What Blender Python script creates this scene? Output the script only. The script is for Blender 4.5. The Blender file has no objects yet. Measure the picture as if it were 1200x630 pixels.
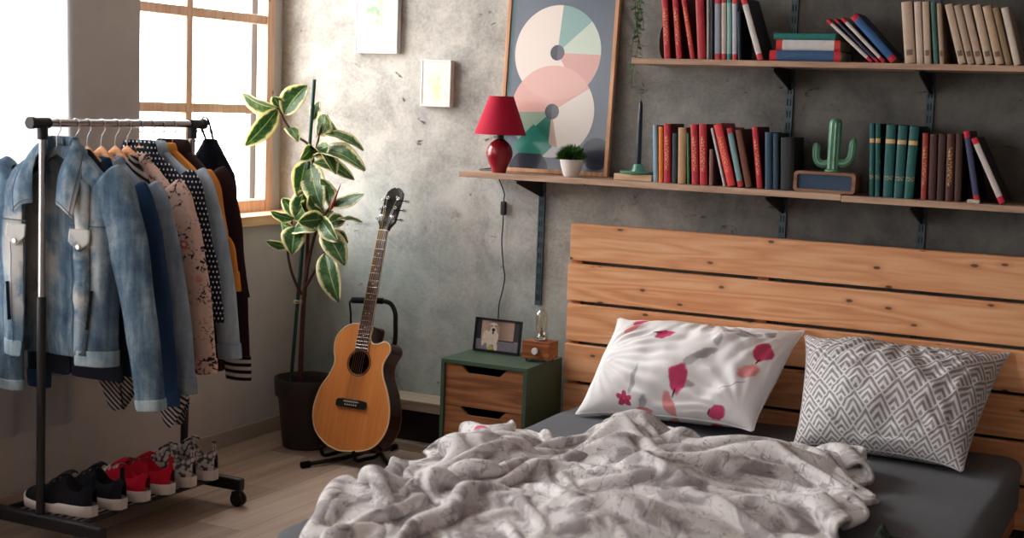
import bpy, math, random
import numpy as np
from mathutils import Vector, Matrix, Euler

# ------------------------------------------------------------------ camera, world, exposure
SC = bpy.context.scene
COL = SC.collection
CAM_F, CAM_PITCH, CAM_ROLL, CAM_YAW = 1660.2, 0.115195, 0.036846, 0.463841
CAM_LOC = np.array([3.557, -5.059, 1.425])

def cam_axes():
    fw = np.array([-math.sin(CAM_YAW) * math.cos(CAM_PITCH), math.cos(CAM_YAW) * math.cos(CAM_PITCH), -math.sin(CAM_PITCH)])
    r = np.cross(fw, [0, 0, 1]); r /= np.linalg.norm(r)
    u = np.cross(r, fw)
    c, s = math.cos(CAM_ROLL), math.sin(CAM_ROLL)
    return c * r + s * u, -s * r + c * u, fw
CR, CU, CF = cam_axes()
cam_data = bpy.data.cameras.new('camera')
cam = bpy.data.objects.new('camera', cam_data); COL.objects.link(cam)
M = Matrix.Identity(4)
for i in range(3):
    M[i][0], M[i][1], M[i][2], M[i][3] = CR[i], CU[i], -CF[i], CAM_LOC[i]
cam.matrix_world = M
cam_data.sensor_width = 36.0
cam_data.lens = CAM_F / 1200 * 36.0
cam_data.clip_start = 0.05
cam_data.dof.use_dof = True
cam_data.dof.focus_distance = 5.15
cam_data.dof.aperture_fstop = 2.6
SC.camera = cam

def at(px, py, y):
    """point of the vertical plane at depth y (parallel to the concrete wall) seen at a photo pixel"""
    d = CR * (px - 600) / CAM_F - CU * (py - 315) / CAM_F + CF
    return CAM_LOC + d * (y - CAM_LOC[1]) / d[1]

SC.view_settings.view_transform = 'Standard'
SC.view_settings.look = 'None'
SC.view_settings.gamma = 1.0
SC.view_settings.use_curve_mapping = False
SC.view_settings.exposure = 1.2
SC.cycles.max_bounces = 8
SC.cycles.diffuse_bounces = 5
SC.cycles.transparent_max_bounces = 16
SC.cycles.caustics_reflective = False
SC.cycles.caustics_refractive = False
SC.cycles.sample_clamp_indirect = 6.0

SKY_STRENGTH = 8.5
W = bpy.data.worlds.new('sky'); SC.world = W; W.use_nodes = True
wn = W.node_tree; wn.nodes.clear()
wo = wn.nodes.new('ShaderNodeOutputWorld'); bg = wn.nodes.new('ShaderNodeBackground')
tc = wn.nodes.new('ShaderNodeTexCoord'); sx = wn.nodes.new('ShaderNodeSeparateXYZ'); rp = wn.nodes.new('ShaderNodeValToRGB')
mr = wn.nodes.new('ShaderNodeMapRange'); mr.inputs[1].default_value = -0.25; mr.inputs[2].default_value = 0.35
wn.links.new(tc.outputs['Generated'], sx.inputs[0]); wn.links.new(sx.outputs[2], mr.inputs[0]); wn.links.new(mr.outputs[0], rp.inputs[0])
rp.color_ramp.elements[0].color = (0.42, 0.36, 0.31, 1); rp.color_ramp.elements[0].position = 0.12
rp.color_ramp.elements[1].color = (1.0, 0.99, 0.98, 1); rp.color_ramp.elements[1].position = 0.45
wn.links.new(rp.outputs[0], bg.inputs[0]); bg.inputs[1].default_value = SKY_STRENGTH
wn.links.new(bg.outputs[0], wo.inputs[0])

ROOM_X, ROOM_Y, ROOM_Z = 4.9, -7.2, 2.72
# window openings in the left wall (y from, y to, z from, z to): the timber window, the curtained one, an unseen one added near the camera for front fill
OPENINGS = [(-1.03, -0.004, 0.90, 2.58), (-3.75, -1.43, 0.62, 2.50), (-6.4, -4.75, 0.62, 2.50)]
def portal(name, y0, y1, z0, z1, x):
    l = bpy.data.lights.new(name, 'AREA'); l.shape = 'RECTANGLE'; l.size = y1 - y0; l.size_y = z1 - z0
    l.cycles.is_portal = True
    o = bpy.data.objects.new(name, l); COL.objects.link(o)
    o.location = (x, (y0 + y1) / 2, (z0 + z1) / 2)
    o.rotation_euler = Euler((math.pi/2, 0, -math.pi/2))
    return o
for k, (a, b, c, d) in enumerate(OPENINGS):
    portal('daylight_opening', a, b, c, d, -0.22)

# ------------------------------------------------------------------ helpers
PI = math.pi
rnd = random.Random(7)
nrng = np.random.default_rng(11)

def lin(c):
    if isinstance(c, str):
        c = [int(c[i:i + 2], 16) for i in (0, 2, 4)]
    return tuple(((v / 255) / 12.92 if v / 255 <= 0.04045 else ((v / 255 + 0.055) / 1.055) ** 2.4) for v in c)

class MB:
    """collects geometry for ONE mesh object"""
    def __init__(s): s.v = []; s.f = []; s.uv = []; s.mi = []
    def add(s, V, F, uv=None, mi=0):
        b = len(s.v)
        s.v.extend([tuple(map(float, p)) for p in V])
        s.uv.extend([tuple(map(float, p)) for p in uv] if uv is not None else [(0.0, 0.0)] * len(V))
        s.f.extend([tuple(b + i for i in q) for q in F]); s.mi.extend([mi] * len(F))
        return s
    def box(s, lo, hi, mi=0, mat=None):
        x0, y0, z0 = lo; x1, y1, z1 = hi
        V = [(x0, y0, z0), (x1, y0, z0), (x1, y1, z0), (x0, y1, z0), (x0, y0, z1), (x1, y0, z1), (x1, y1, z1), (x0, y1, z1)]
        if mat is not None: V = [tuple(mat @ Vector(p)) for p in V]
        return s.add(V, [(0, 3, 2, 1), (4, 5, 6, 7), (0, 1, 5, 4), (1, 2, 6, 5), (2, 3, 7, 6), (3, 0, 4, 7)], mi=mi)
    def grid(s, P, close_u=False, close_v=False, uv=None, mi=0, flip=False):
        P = np.asarray(P, float); n, m = P.shape[:2]
        F = []
        for i in range(n if close_u else n - 1):
            for j in range(m if close_v else m - 1):
                a, b = i * m + j, ((i + 1) % n) * m + j
                c, d = ((i + 1) % n) * m + (j + 1) % m, i * m + (j + 1) % m
                F.append((a, d, c, b) if flip else (a, b, c, d))
        if uv is None:
            uu, vv = np.meshgrid(np.linspace(0, 1, n), np.linspace(0, 1, m), indexing='ij')
            uv = np.stack([uu, vv], -1)
        return s.add(P.reshape(-1, 3), F, np.asarray(uv).reshape(-1, 2), mi)
    def tube(s, pts, r, n=10, caps=True, mi=0, flat=1.0):
        pts = [np.array(p, float) for p in pts]; k = len(pts)
        r = [r] * k if np.isscalar(r) else list(r)
        T = []
        for i in range(k):
            t = pts[min(i + 1, k - 1)] - pts[max(i - 1, 0)]
            T.append(t / (np.linalg.norm(t) + 1e-12))
        a = np.array([0, 0, 1.0]) if abs(T[0][2]) < 0.9 else np.array([1.0, 0, 0])
        nrm = np.cross(T[0], a); nrm /= np.linalg.norm(nrm)
        V = []; F = []
        for i in range(k):
            nrm = nrm - T[i] * (nrm @ T[i]); nrm /= np.linalg.norm(nrm) + 1e-12
            bi = np.cross(T[i], nrm)
            for q in range(n):
                ang = 2 * PI * q / n
                V.append(pts[i] + r[i] * (nrm * math.cos(ang) + flat * bi * math.sin(ang)))
        for i in range(k - 1):
            for q in range(n):
                F.append((i * n + q, i * n + (q + 1) % n, (i + 1) * n + (q + 1) % n, (i + 1) * n + q))
        if caps:
            F.append(tuple(reversed(range(n)))); F.append(tuple((k - 1) * n + q for q in range(n)))
        uv = [(q / n, i / max(1, k - 1)) for i in range(k) for q in range(n)]
        return s.add(V, F, uv, mi)
    def lathe(s, prof, n=32, c=(0, 0, 0), mi=0, mat=None):
        V = []; F = []; uv = []
        k = len(prof)
        for i, (r, z) in enumerate(prof):
            for q in range(n):
                a = 2 * PI * q / n
                V.append((c[0] + r * math.cos(a), c[1] + r * math.sin(a), c[2] + z)); uv.append((q / n, i / (k - 1)))
        for i in range(k - 1):
            for q in range(n):
                F.append((i * n + q, i * n + (q + 1) % n, (i + 1) * n + (q + 1) % n, (i + 1) * n + q))
        if prof[0][0] > 1e-5: F.append(tuple(reversed(range(n))))
        if prof[-1][0] > 1e-5: F.append(tuple((k - 1) * n + q for q in range(n)))
        if mat is not None: V = [tuple(mat @ Vector(p)) for p in V]
        return s.add(V, F, uv, mi)
    def prism(s, poly, y0, y1, mi=0, axis='y'):
        """poly: (a, b) outline extruded; axis y -> (a, y, b); axis z -> (a, b, z); axis x -> (x, a, b)"""
        n = len(poly)
        def P(a, b, t): return (a, t, b) if axis == 'y' else ((a, b, t) if axis == 'z' else (t, a, b))
        V = [P(a, b, y0) for a, b in poly] + [P(a, b, y1) for a, b in poly]
        F = [tuple(range(n)), tuple(reversed(range(n, 2 * n)))]
        for i in range(n): F.append((i, n + i, n + (i + 1) % n, (i + 1) % n))
        return s.add(V, F, mi=mi)
    def build(s, name, mats, parent=None, smooth=40, bevel=0, seg=2, subsurf=0, solid=0, solid_off=-1, fixn=True):
        me = bpy.data.meshes.new(name)
        me.from_pydata(s.v, [], s.f)
        ul = me.uv_layers.new(name='UVMap')
        vi = np.zeros(len(me.loops), dtype=np.int32); me.loops.foreach_get('vertex_index', vi)
        ul.data.foreach_set('uv', np.asarray(s.uv, np.float32)[vi].ravel())
        if not isinstance(mats, (list, tuple)): mats = [mats]
        for m in mats: me.materials.append(m)
        me.polygons.foreach_set('material_index', np.asarray(s.mi, np.int32))
        if smooth:
            me.polygons.foreach_set('use_smooth', np.ones(len(me.polygons), bool))
            if smooth < 180: me.set_sharp_from_angle(angle=math.radians(smooth))
        me.update()
        o = bpy.data.objects.new(name, me); COL.objects.link(o)
        if parent is not None: o.parent = parent
        if fixn and solid == 0:
            import bmesh
            b = bmesh.new(); b.from_mesh(me); bmesh.ops.recalc_face_normals(b, faces=b.faces[:]); b.to_mesh(me); b.free()
        if bevel:
            m = o.modifiers.new('bevel', 'BEVEL'); m.width = bevel; m.segments = seg; m.limit_method = 'ANGLE'; m.angle_limit = math.radians(35)
            m.harden_normals = False
        if solid:
            m = o.modifiers.new('solid', 'SOLIDIFY'); m.thickness = solid; m.offset = solid_off
        if subsurf:
            m = o.modifiers.new('sub', 'SUBSURF'); m.levels = subsurf; m.render_levels = subsurf
        return o

def tag(o, label, cat, group=None):
    o['label'] = label; o['category'] = cat
    if group: o['group'] = group
    return o
def structure(o):
    o['kind'] = 'structure'; return o
def thing(name, label, cat, loc=(0, 0, 0), rot=(0, 0, 0), group=None, scale=1.0):
    o = bpy.data.objects.new(name, None); COL.objects.link(o)
    o.empty_display_size = 0.05
    o.location = loc; o.rotation_euler = rot; o.scale = (scale,) * 3
    return tag(o, label, cat, group)
def spline(pts, n=40, closed=False):
    P = np.array(pts, float); k = len(P); out = []
    N = n
    for t in (np.arange(N) * (k / N) if closed else np.linspace(0, k - 1, N)):
        i = int(math.floor(t)); f = t - i
        if not closed and i >= k - 1: i, f = k - 2, 1.0
        g = (lambda q: P[q % k]) if closed else (lambda q: P[min(max(q, 0), k - 1)])
        p0, p1, p2, p3 = g(i - 1), g(i), g(i + 1), g(i + 2)
        out.append(0.5 * ((2 * p1) + (-p0 + p2) * f + (2 * p0 - 5 * p1 + 4 * p2 - p3) * f * f + (-p0 + 3 * p1 - 3 * p2 + p3) * f ** 3))
    return np.array(out)

# ---- material expressions: a tiny wrapper that turns Python arithmetic into shader math nodes
class E:
    def __init__(s, nt, k): s.nt, s.k = nt, k
    def _m(s, op, *a, clamp=False):
        n = s.nt.nodes.new('ShaderNodeMath'); n.operation = op; n.use_clamp = clamp
        for i, x in enumerate(a):
            if isinstance(x, E): s.nt.links.new(x.k, n.inputs[i])
            else: n.inputs[i].default_value = float(x)
        return E(s.nt, n.outputs[0])
    def __add__(s, o): return s._m('ADD', s, o)
    __radd__ = __add__
    def __sub__(s, o): return s._m('SUBTRACT', s, o)
    def __rsub__(s, o): return s._m('SUBTRACT', o, s)
    def __mul__(s, o): return s._m('MULTIPLY', s, o)
    __rmul__ = __mul__
    def __truediv__(s, o): return s._m('DIVIDE', s, o)
    def __neg__(s): return s * -1
    def abs(s): return s._m('ABSOLUTE', s)
    def sin(s): return s._m('SINE', s)
    def floor(s): return s._m('FLOOR', s)
    def fract(s): return s._m('FRACT', s)
    def sqrt(s): return s._m('SQRT', s)
    def mod(s, o): return s._m('FLOORED_MODULO', s, o)
    def max(s, o): return s._m('MAXIMUM', s, o)
    def min(s, o): return s._m('MINIMUM', s, o)
    def gt(s, o): return s._m('GREATER_THAN', s, o)
    def lt(s, o): return s._m('LESS_THAN', s, o)
    def pow(s, o): return s._m('POWER', s, o)
    def atan2(s, o): return s._m('ARCTAN2', s, o)
    def ss(s, a, b):
        """0 below a, 1 above b, smooth between"""
        n = s.nt.nodes.new('ShaderNodeMapRange'); n.interpolation_type = 'SMOOTHSTEP'
        s.nt.links.new(s.k, n.inputs[0])
        if a <= b: n.inputs[1].default_value, n.inputs[2].default_value, n.inputs[3].default_value, n.inputs[4].default_value = a, b, 0, 1
        else: n.inputs[1].default_value, n.inputs[2].default_value, n.inputs[3].default_value, n.inputs[4].default_value = b, a, 1, 0
        return E(s.nt, n.outputs[0])

class Mat:
    def __init__(s, name, rough=0.6, spec=0.35, metal=0.0):
        s.m = bpy.data.materials.new(name); s.m.use_nodes = True
        s.nt = s.m.node_tree; s.b = s.nt.nodes['Principled BSDF']
        s.b.inputs['Roughness'].default_value = rough
        s.b.inputs['Specular IOR Level'].default_value = spec
        s.b.inputs['Metallic'].default_value = metal
        s._tc = None
    def coord(s, kind='Object'):
        if s._tc is None: s._tc = s.nt.nodes.new('ShaderNodeTexCoord')
        return s._tc.outputs[kind]
    def xyz(s, kind='Object'):
        n = s.nt.nodes.new('ShaderNodeSeparateXYZ'); s.nt.links.new(s.coord(kind), n.inputs[0])
        return [E(s.nt, n.outputs[i]) for i in range(3)]
    def vec(s, x, y, z=0.0):
        n = s.nt.nodes.new('ShaderNodeCombineXYZ')
        for i, q in enumerate((x, y, z)):
            if isinstance(q, E): s.nt.links.new(q.k, n.inputs[i])
            else: n.inputs[i].default_value = q
        return n.outputs[0]
    def noise(s, scale, detail=4, rough=0.55, vec=None, kind='Object', dist=0.0):
        n = s.nt.nodes.new('ShaderNodeTexNoise'); n.inputs['Scale'].default_value = scale; n.inputs['Detail'].default_value = detail
        n.inputs['Roughness'].default_value = rough; n.inputs['Distortion'].default_value = dist
        s.nt.links.new(vec if vec is not None else s.coord(kind), n.inputs['Vector'])
        return E(s.nt, n.outputs['Fac'])
    def voronoi(s, scale, vec=None, kind='Object', feature='F1', out='Distance', rand=1.0):
        n = s.nt.nodes.new('ShaderNodeTexVoronoi'); n.inputs['Scale'].default_value = scale; n.feature = feature
        n.inputs['Randomness'].default_value = rand
        s.nt.links.new(vec if vec is not None else s.coord(kind), n.inputs['Vector'])
        return E(s.nt, n.outputs[out])
    def voronoi2(s, x, y):
        n = s.nt.nodes.new('ShaderNodeTexVoronoi'); n.voronoi_dimensions = '2D'; n.inputs['Scale'].default_value = 1.0
        s.nt.links.new(s.vec(x, y, 0.0), n.inputs['Vector'])
        return E(s.nt, n.outputs['Distance'])
    def rgb(s, c):
        n = s.nt.nodes.new('ShaderNodeRGB'); n.outputs[0].default_value = (*lin(c), 1); return n.outputs[0]
    def mix(s, fac, a, b):
        n = s.nt.nodes.new('ShaderNodeMix'); n.data_type = 'RGBA'
        if isinstance(fac, E): s.nt.links.new(fac.k, n.inputs[0])
        else: n.inputs[0].default_value = fac
        for i, q in ((6, a), (7, b)):
            if isinstance(q, (tuple, list, str)): n.inputs[i].default_value = (*lin(q), 1)
            else: s.nt.links.new(q, n.inputs[i])
        return n.outputs[2]
    def ramp(s, fac, stops):
        n = s.nt.nodes.new('ShaderNodeValToRGB'); cr = n.color_ramp
        while len(cr.elements) < len(stops): cr.elements.new(0.5)
        for e, (p, c) in zip(cr.elements, stops): e.position = p; e.color = (*lin(c), 1)
        s.nt.links.new(fac.k, n.inputs[0]); return n.outputs[0]
    def base(s, c):
        if isinstance(c, (tuple, list, str)): s.b.inputs['Base Color'].default_value = (*lin(c), 1)
        else: s.nt.links.new(c, s.b.inputs['Base Color'])
        return s
    def roughness(s, e): s.nt.links.new(e.k, s.b.inputs['Roughness']); return s
    def bump(s, e, strength=0.3, dist=0.01):
        n = s.nt.nodes.new('ShaderNodeBump'); n.inputs['Strength'].default_value = strength; n.inputs['Distance'].default_value = dist
        s.nt.links.new(e.k, n.inputs['Height']); s.nt.links.new(n.outputs[0], s.b.inputs['Normal']); return s
    def sheen(s, v=0.3):
        s.b.inputs['Sheen Weight'].default_value = v; return s

_plain = {}
def plain(c, rough=0.6, spec=0.35, metal=0.0, var=0.12, scale=30, name=None, bump=0.0):
    """a single colour with a slight procedural mottling"""
    key = (c if isinstance(c, str) else tuple(c), rough, spec, metal, var, scale, bump)
    if key in _plain: return _plain[key]
    m = Mat(name or 'mat_%s' % (c if isinstance(c, str) else '%d_%d_%d' % tuple(c)), rough, spec, metal)
    n = m.noise(scale, 4)
    r = [int(c[i:i + 2], 16) for i in (0, 2, 4)] if isinstance(c, str) else c
    m.base(m.mix(n, tuple(max(0, v * (1 - var)) for v in r), tuple(min(255, v * (1 + var * 0.7)) for v in r)))
    if bump: m.bump(n, bump, 0.004)
    _plain[key] = m.m
    return m.m
def fabric(c, var=0.1, scale=400, bump=0.25, name=None, rough=0.9):
    m = Mat(name or 'cloth', rough, 0.15)
    a = m.noise(scale, 2); b = m.noise(9, 3)
    r = [int(c[i:i + 2], 16) for i in (0, 2, 4)] if isinstance(c, str) else c
    m.base(m.mix(a * 0.5 + b * 0.5, tuple(v * (1 - var) for v in r), tuple(min(255, v * (1 + var)) for v in r)))
    m.bump(a, bump, 0.001)
    return m.m

def wood(name, c_dark, c_mid, c_light, axis='x', scale=1.0, rough=0.5, knots=0.0, plank=None, spec=0.3):
    """grain along an axis; plank=(axis index, pitch, origin) gives each plank its own grain"""
    m = Mat(name, rough, spec)
    p = m.xyz('Object'); i = 'xyz'.index(axis)
    L = p[i]; A, B = [p[j] for j in range(3) if j != i]
    if plank is not None:
        k = ((p[plank[0]] - plank[2]) / plank[1]).floor()
        L = L + k * 3.71; A = A + k * 1.37; B = B + k * 0.77
    wv = m.vec(L * 0.9 * scale, A * 11 * scale, B * 11 * scale)
    n1 = m.noise(1.0, 3, 0.5, vec=wv)
    rings = ((n1 * 9.0).fract() - 0.5).abs() * 2
    fine = m.noise(1.0, 5, 0.6, vec=m.vec(L * 6 * scale, A * 160 * scale, B * 160 * scale))
    v = rings * 0.34 + n1 * 0.36 + fine * 0.3
    col = m.ramp(v, [(0.18, c_dark), (0.5, c_mid), (0.82, c_light)])
    if knots:
        vd = m.voronoi2(L * 4.2 * scale, B * 9.5 * scale)
        ring = (m.noise(30, 2) * 0.05 + vd)
        col = m.mix(ring.ss(knots * 1.7, knots * 0.8) * 0.45, col, c_dark)
        col = m.mix(ring.ss(knots * 0.8, knots * 0.5) * 0.85, col, (70, 38, 22))
    m.base(col); m.bump(fine, 0.12, 0.002)
    return m.m
def onx(px, py, x):
    d = CR * (px - 600) / CAM_F - CU * (py - 315) / CAM_F + CF
    return CAM_LOC + d * (x - CAM_LOC[0]) / d[0]

# ------------------------------------------------------------------ the room
def concrete():
    m = Mat('raw_concrete', 0.82, 0.2)
    big = m.noise(1.1, 5, 0.6); mid = m.noise(5.5, 8, 0.66, dist=0.4); fine = m.noise(70, 6, 0.7)
    col = m.ramp(big * 0.25 + mid * 0.5 + fine * 0.25, [(0.34, (114, 114, 111)), (0.47, (158, 156, 151)), (0.56, (183, 180, 174)), (0.68, (200, 197, 191))])
    p = m.xyz('Object')
    teal = (m.noise(0.9, 3, 0.5) + (p[2] * -0.35)).ss(0.12, 0.42)  # bluish tint of the shaded lower wall, painted into the colour
    col = m.mix(teal * 0.75, col, m.mix(mid, (112, 130, 128), (176, 190, 186)))
    far = (p[0] + (m.noise(1.6, 4, 0.6) - 0.5) * 1.6).ss(0.95, 2.5)  # darker concrete to the right, deepened to paint in weak shelf shadow
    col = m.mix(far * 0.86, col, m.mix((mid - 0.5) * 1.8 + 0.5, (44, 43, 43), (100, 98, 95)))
    blot = m.noise(3.1, 9, 0.75, dist=1.2)
    col = m.mix(blot.ss(0.57, 0.70) * 0.5, col, (78, 80, 78))
    scratch = m.noise(1.0, 8, 0.72, vec=m.vec(p[0] * 9, p[1] * 9, p[2] * 14), dist=0.8)
    zone = m.noise(2.3, 3).ss(0.42, 0.56)
    pits = scratch.ss(0.625, 0.67) * zone
    col = m.mix(pits * 0.85, col, (44, 46, 46))
    m.base(col); m.bump(mid * 0.7 + fine * 0.3 - pits * 0.8, 0.5, 0.012)
    return m.m
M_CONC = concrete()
M_PLASTER = plain((198, 193, 190), 0.85, 0.15, var=0.05, scale=14, name='white_plaster')

def laminate():
    m = Mat('laminate_floor', 0.45, 0.35)
    p = m.xyz('Object')
    row = (p[0] / 0.19).floor()
    seam_x = ((p[0] / 0.19).fract() - 0.5).abs()
    yl = p[1] / 1.25 + row * 0.37
    seg = yl.floor(); seam_y = (yl.fract() - 0.5).abs()
    off = row * 2.31 + seg * 5.17
    g = m.noise(1.0, 5, 0.6, vec=m.vec(p[0] * 28 + off, p[1] * 1.7 + off, off))
    tone = (off * 12.9898).sin() * 0.5 + 0.5
    col = m.ramp(g * 0.7 + tone * 0.3, [(0.25, (140, 118, 103)), (0.5, (170, 149, 133)), (0.78, (194, 175, 159))])
    seam = seam_x.gt(0.492).max(seam_y.gt(0.4988))
    m.base(m.mix(seam * 0.6, col, (60, 48, 40))); m.bump(g - seam, 0.08, 0.003)
    return m.m
structure(MB().box((-0.3, ROOM_Y - 0.2, -0.12), (ROOM_X + 0.2, 0.2, 0.0)).build('floor', laminate(), smooth=0))
M_DIMWALL = plain((158, 150, 144), 0.9, 0.1, var=0.05)
structure(MB().box((-0.3, ROOM_Y - 0.2, ROOM_Z), (ROOM_X + 0.2, 0.2, ROOM_Z + 0.12)).build('ceiling', M_PLASTER, smooth=0))
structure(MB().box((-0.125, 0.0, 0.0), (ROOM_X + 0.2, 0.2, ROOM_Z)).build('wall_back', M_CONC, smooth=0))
structure(MB().box((ROOM_X, ROOM_Y, 0.0), (ROOM_X + 0.2, 0.0, ROOM_Z)).build('wall_right', M_DIMWALL, smooth=0))
structure(MB().box((-0.3, ROOM_Y - 0.2, 0.0), (ROOM_X + 0.2, ROOM_Y, ROOM_Z)).build('wall_front', M_DIMWALL, smooth=0))
wl = MB(); cut = sorted(OPENINGS)
ys = [ROOM_Y] + [v for o in cut for v in o[:2]] + [0.0]
for k in range(0, len(ys), 2):
    if ys[k + 1] - ys[k] > 0.02: wl.box((-0.2, ys[k], 0), (0, ys[k + 1], ROOM_Z))
for a, b, c, d in cut:
    b2 = 0.0 if b > -0.02 else b
    wl.box((-0.2, a, 0), (0, b2, c)); wl.box((-0.2, a, d), (0, b2, ROOM_Z))
wl.box((-0.2, -0.066, 0.90), (-0.12, 0.0, 2.58))
structure(wl.build('wall_left', M_PLASTER, smooth=0))
M_BASEB = plain((170, 158, 148), 0.5, 0.3, var=0.06)
structure(MB().box((0.0, ROOM_Y, 0.0), (0.014, 0.0, 0.066)).build('baseboard_left', M_BASEB, smooth=0, bevel=0.004))

# ------------------------------------------------------------------ timber window, sill, the curtained window, the added fill window, curtain
M_PINEW = wood('pale_pine_window', (208, 160, 130), (224, 184, 154), (236, 204, 178), 'z', 1.0, 0.5, knots=0.10)
M_PINES = wood('pale_pine_sill', (202, 152, 110), (222, 178, 136), (236, 200, 162), 'y', 1.0, 0.5, knots=0.10)
M_GREYMETAL = plain((96, 100, 104), 0.5, 0.4, 0.3, var=0.05)
def glass_mat():
    m = bpy.data.materials.new('window_glass'); m.use_nodes = True; nt = m.node_tree; nt.nodes.clear()
    o = nt.nodes.new('ShaderNodeOutputMaterial'); mx = nt.nodes.new('ShaderNodeMixShader')
    t = nt.nodes.new('ShaderNodeBsdfTransparent'); g = nt.nodes.new('ShaderNodeBsdfGlossy'); g.inputs['Roughness'].default_value = 0.02
    t.inputs[0].default_value = (0.97, 0.98, 0.98, 1)
    lw = nt.nodes.new('ShaderNodeLayerWeight'); lw.inputs[0].default_value = 0.5
    f = nt.nodes.new('ShaderNodeMath'); f.operation = 'POWER'; nt.links.new(lw.outputs['Facing'], f.inputs[0]); f.inputs[1].default_value = 5.0
    nt.links.new(f.outputs[0], mx.inputs[0]); nt.links.new(t.outputs[0], mx.inputs[1]); nt.links.new(g.outputs[0], mx.inputs[2]); nt.links.new(mx.outputs[0], o.inputs[0])
    return m
M_GLASS = glass_mat()
def window(name, y0, y1, z0, z1, ymun, zmun, x0=-0.165, x1=-0.11, jw=0.05):
    r = bpy.data.objects.new(name, None); COL.objects.link(r); r['kind'] = 'structure'
    f = MB()
    f.box((x0, y0, z0), (x1, y0 + jw, z1)); f.box((x0, y1 - jw, z0), (x1, y1, z1))
    f.box((x0, y0 + jw, z0), (x1, y1 - jw, z0 + jw)); f.box((x0, y0 + jw, z1 - jw), (x1, y1 - jw, z1))
    f.build('window_frame', M_PINEW, r, smooth=0, bevel=0.003)
    g = MB()
    for y in ymun: g.box((x0 + 0.01, y - 0.019, z0 + jw), (x1 - 0.006, y + 0.019, z1 - jw))
    for z in zmun: g.box((x0 + 0.012, y0 + jw, z - 0.019), (x1 - 0.008, y1 - jw, z + 0.019))
    g.build('muntins', M_PINEW, r, smooth=0, bevel=0.003)
    MB().box((x0 + 0.022, y0 + jw, z0 + jw), (x0 + 0.026, y1 - jw, z1 - jw)).build('pane', M_GLASS, r, smooth=0)
    return r
w1 = window('window_1', -1.03, -0.066, 0.935, 2.58, [-0.612], [1.367, 1.742, 2.115])
yy = onx(298, 100, -0.21)[1]
MB().box((-0.235, yy - 0.028, 0.90), (-0.205, yy + 0.022, 2.58)).build('outer_frame', M_GREYMETAL, w1, smooth=0)
window('window_2', -3.75, -1.43, 0.65, 2.50, [-2.62], [1.3, 1.9])
window('fill_window', -6.4, -4.75, 0.65, 2.50, [-5.57], [1.3, 1.9])  # made-up window, added to light the room from the front
structure(MB().box((-0.15, -1.045, 0.893), (0.035, -0.0005, 0.936)).build('trim_1', M_PINES, smooth=0, bevel=0.004))
structure(MB().box((-0.15, -3.80, 0.61), (0.004, -1.40, 0.65)).build('trim_2', M_PINES, smooth=0, bevel=0.004))
structure(MB().box((-0.15, -6.45, 0.61), (0.03, -4.70, 0.65)).build('fill_window_trim', M_PINES, smooth=0, bevel=0.004))  # sill of the added fill window
# a rail on the terrace outside
rl = thing('terrace_railing', 'thin grey double rail outside the timber window', 'railing', (-1.1, 0, 0))
MB().tube([(0, -1.6, 1.235), (0, 2.5, 1.235)], 0.010, 8).tube([(0, -1.6, 1.185), (0, 2.5, 1.185)], 0.008, 8).build('rail', M_GREYMETAL, rl)
for y in (-1.5, 2.4): MB().tube([(0, y, 2.88 - 3.0), (0, y, 1.24)], 0.014, 8).build('post', M_GREYMETAL, rl)
structure(MB().box((-1.7, -2.2, -0.3), (-0.3, 2.8, -0.12)).build('terrace_outside', plain((205, 190, 176), 0.9, 0.1), smooth=0))

def sheer():
    m = bpy.data.materials.new('sheer_white_cloth'); m.use_nodes = True; nt = m.node_tree; nt.nodes.clear()
    o = nt.nodes.new('ShaderNodeOutputMaterial')
    t = nt.nodes.new('ShaderNodeBsdfTransparent'); d = nt.nodes.new('ShaderNodeBsdfDiffuse'); tl = nt.nodes.new('ShaderNodeBsdfTranslucent')
    d.inputs[0].default_value = (0.86, 0.87, 0.88, 1); tl.inputs[0].default_value = (0.40, 0.41, 0.43, 1)
    a = nt.nodes.new('ShaderNodeMixShader'); a.inputs[0].default_value = 0.65
    nt.links.new(d.outputs[0], a.inputs[1]); nt.links.new(tl.outputs[0], a.inputs[2])
    n = nt.nodes.new('ShaderNodeTexNoise'); n.inputs['Scale'].default_value = 600
    mr = nt.nodes.new('ShaderNodeMapRange'); mr.inputs[3].default_value = 0.90; mr.inputs[4].default_value = 0.98
    nt.links.new(n.outputs[0], mr.inputs[0])
    b = nt.nodes.new('ShaderNodeMixShader'); nt.links.new(mr.outputs[0], b.inputs[0])
    nt.links.new(t.outputs[0], b.inputs[1]); nt.links.new(a.outputs[0], b.inputs[2]); nt.links.new(b.outputs[0], o.inputs[0])
    return m
M_SHEER = sheer()
def curtain(y0, y1, z0, z1, x, label, seed):
    r = thing('curtain', label, 'curtain', (x, y0, z0))
    n = int((y1 - y0) * 90); k = 26
    u = np.linspace(0, 1, n); v = np.linspace(0, 1, k)
    U, V = np.meshgrid(u, v, indexing='ij'); L = (y1 - y0)
    ph = U * L * 2 * PI / 0.105
    A = 0.013 + 0.004 * np.sin(U * 17 + seed)
    X = A * np.sin(ph + 0.8 * np.sin(U * 9 + seed) + 0.35 * np.sin(V * 3 + U * 11)) * (0.75 + 0.25 * (1 - V)) + 0.004 * np.sin(U * 40 + V * 5)
    Y = U * L + 0.01 * np.sin(V * 4 + U * 13)
    P = np.stack([X, Y, V * (z1 - z0)], -1)
    o = MB().grid(P).build('cloth', M_SHEER, r, smooth=180)
    MB().tube([(0, -0.06, z1 - z0 + 0.015), (0, L + 0.05, z1 - z0 + 0.015)], 0.011, 12).build('curtain_rod', plain((220, 218, 214), 0.4), r)
    return r
curtain(-3.9, -1.385, 0.27, 2.58, 0.028, 'sheer white floor-length curtain hanging over the window behind the clothes rack', 1.0)

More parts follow.
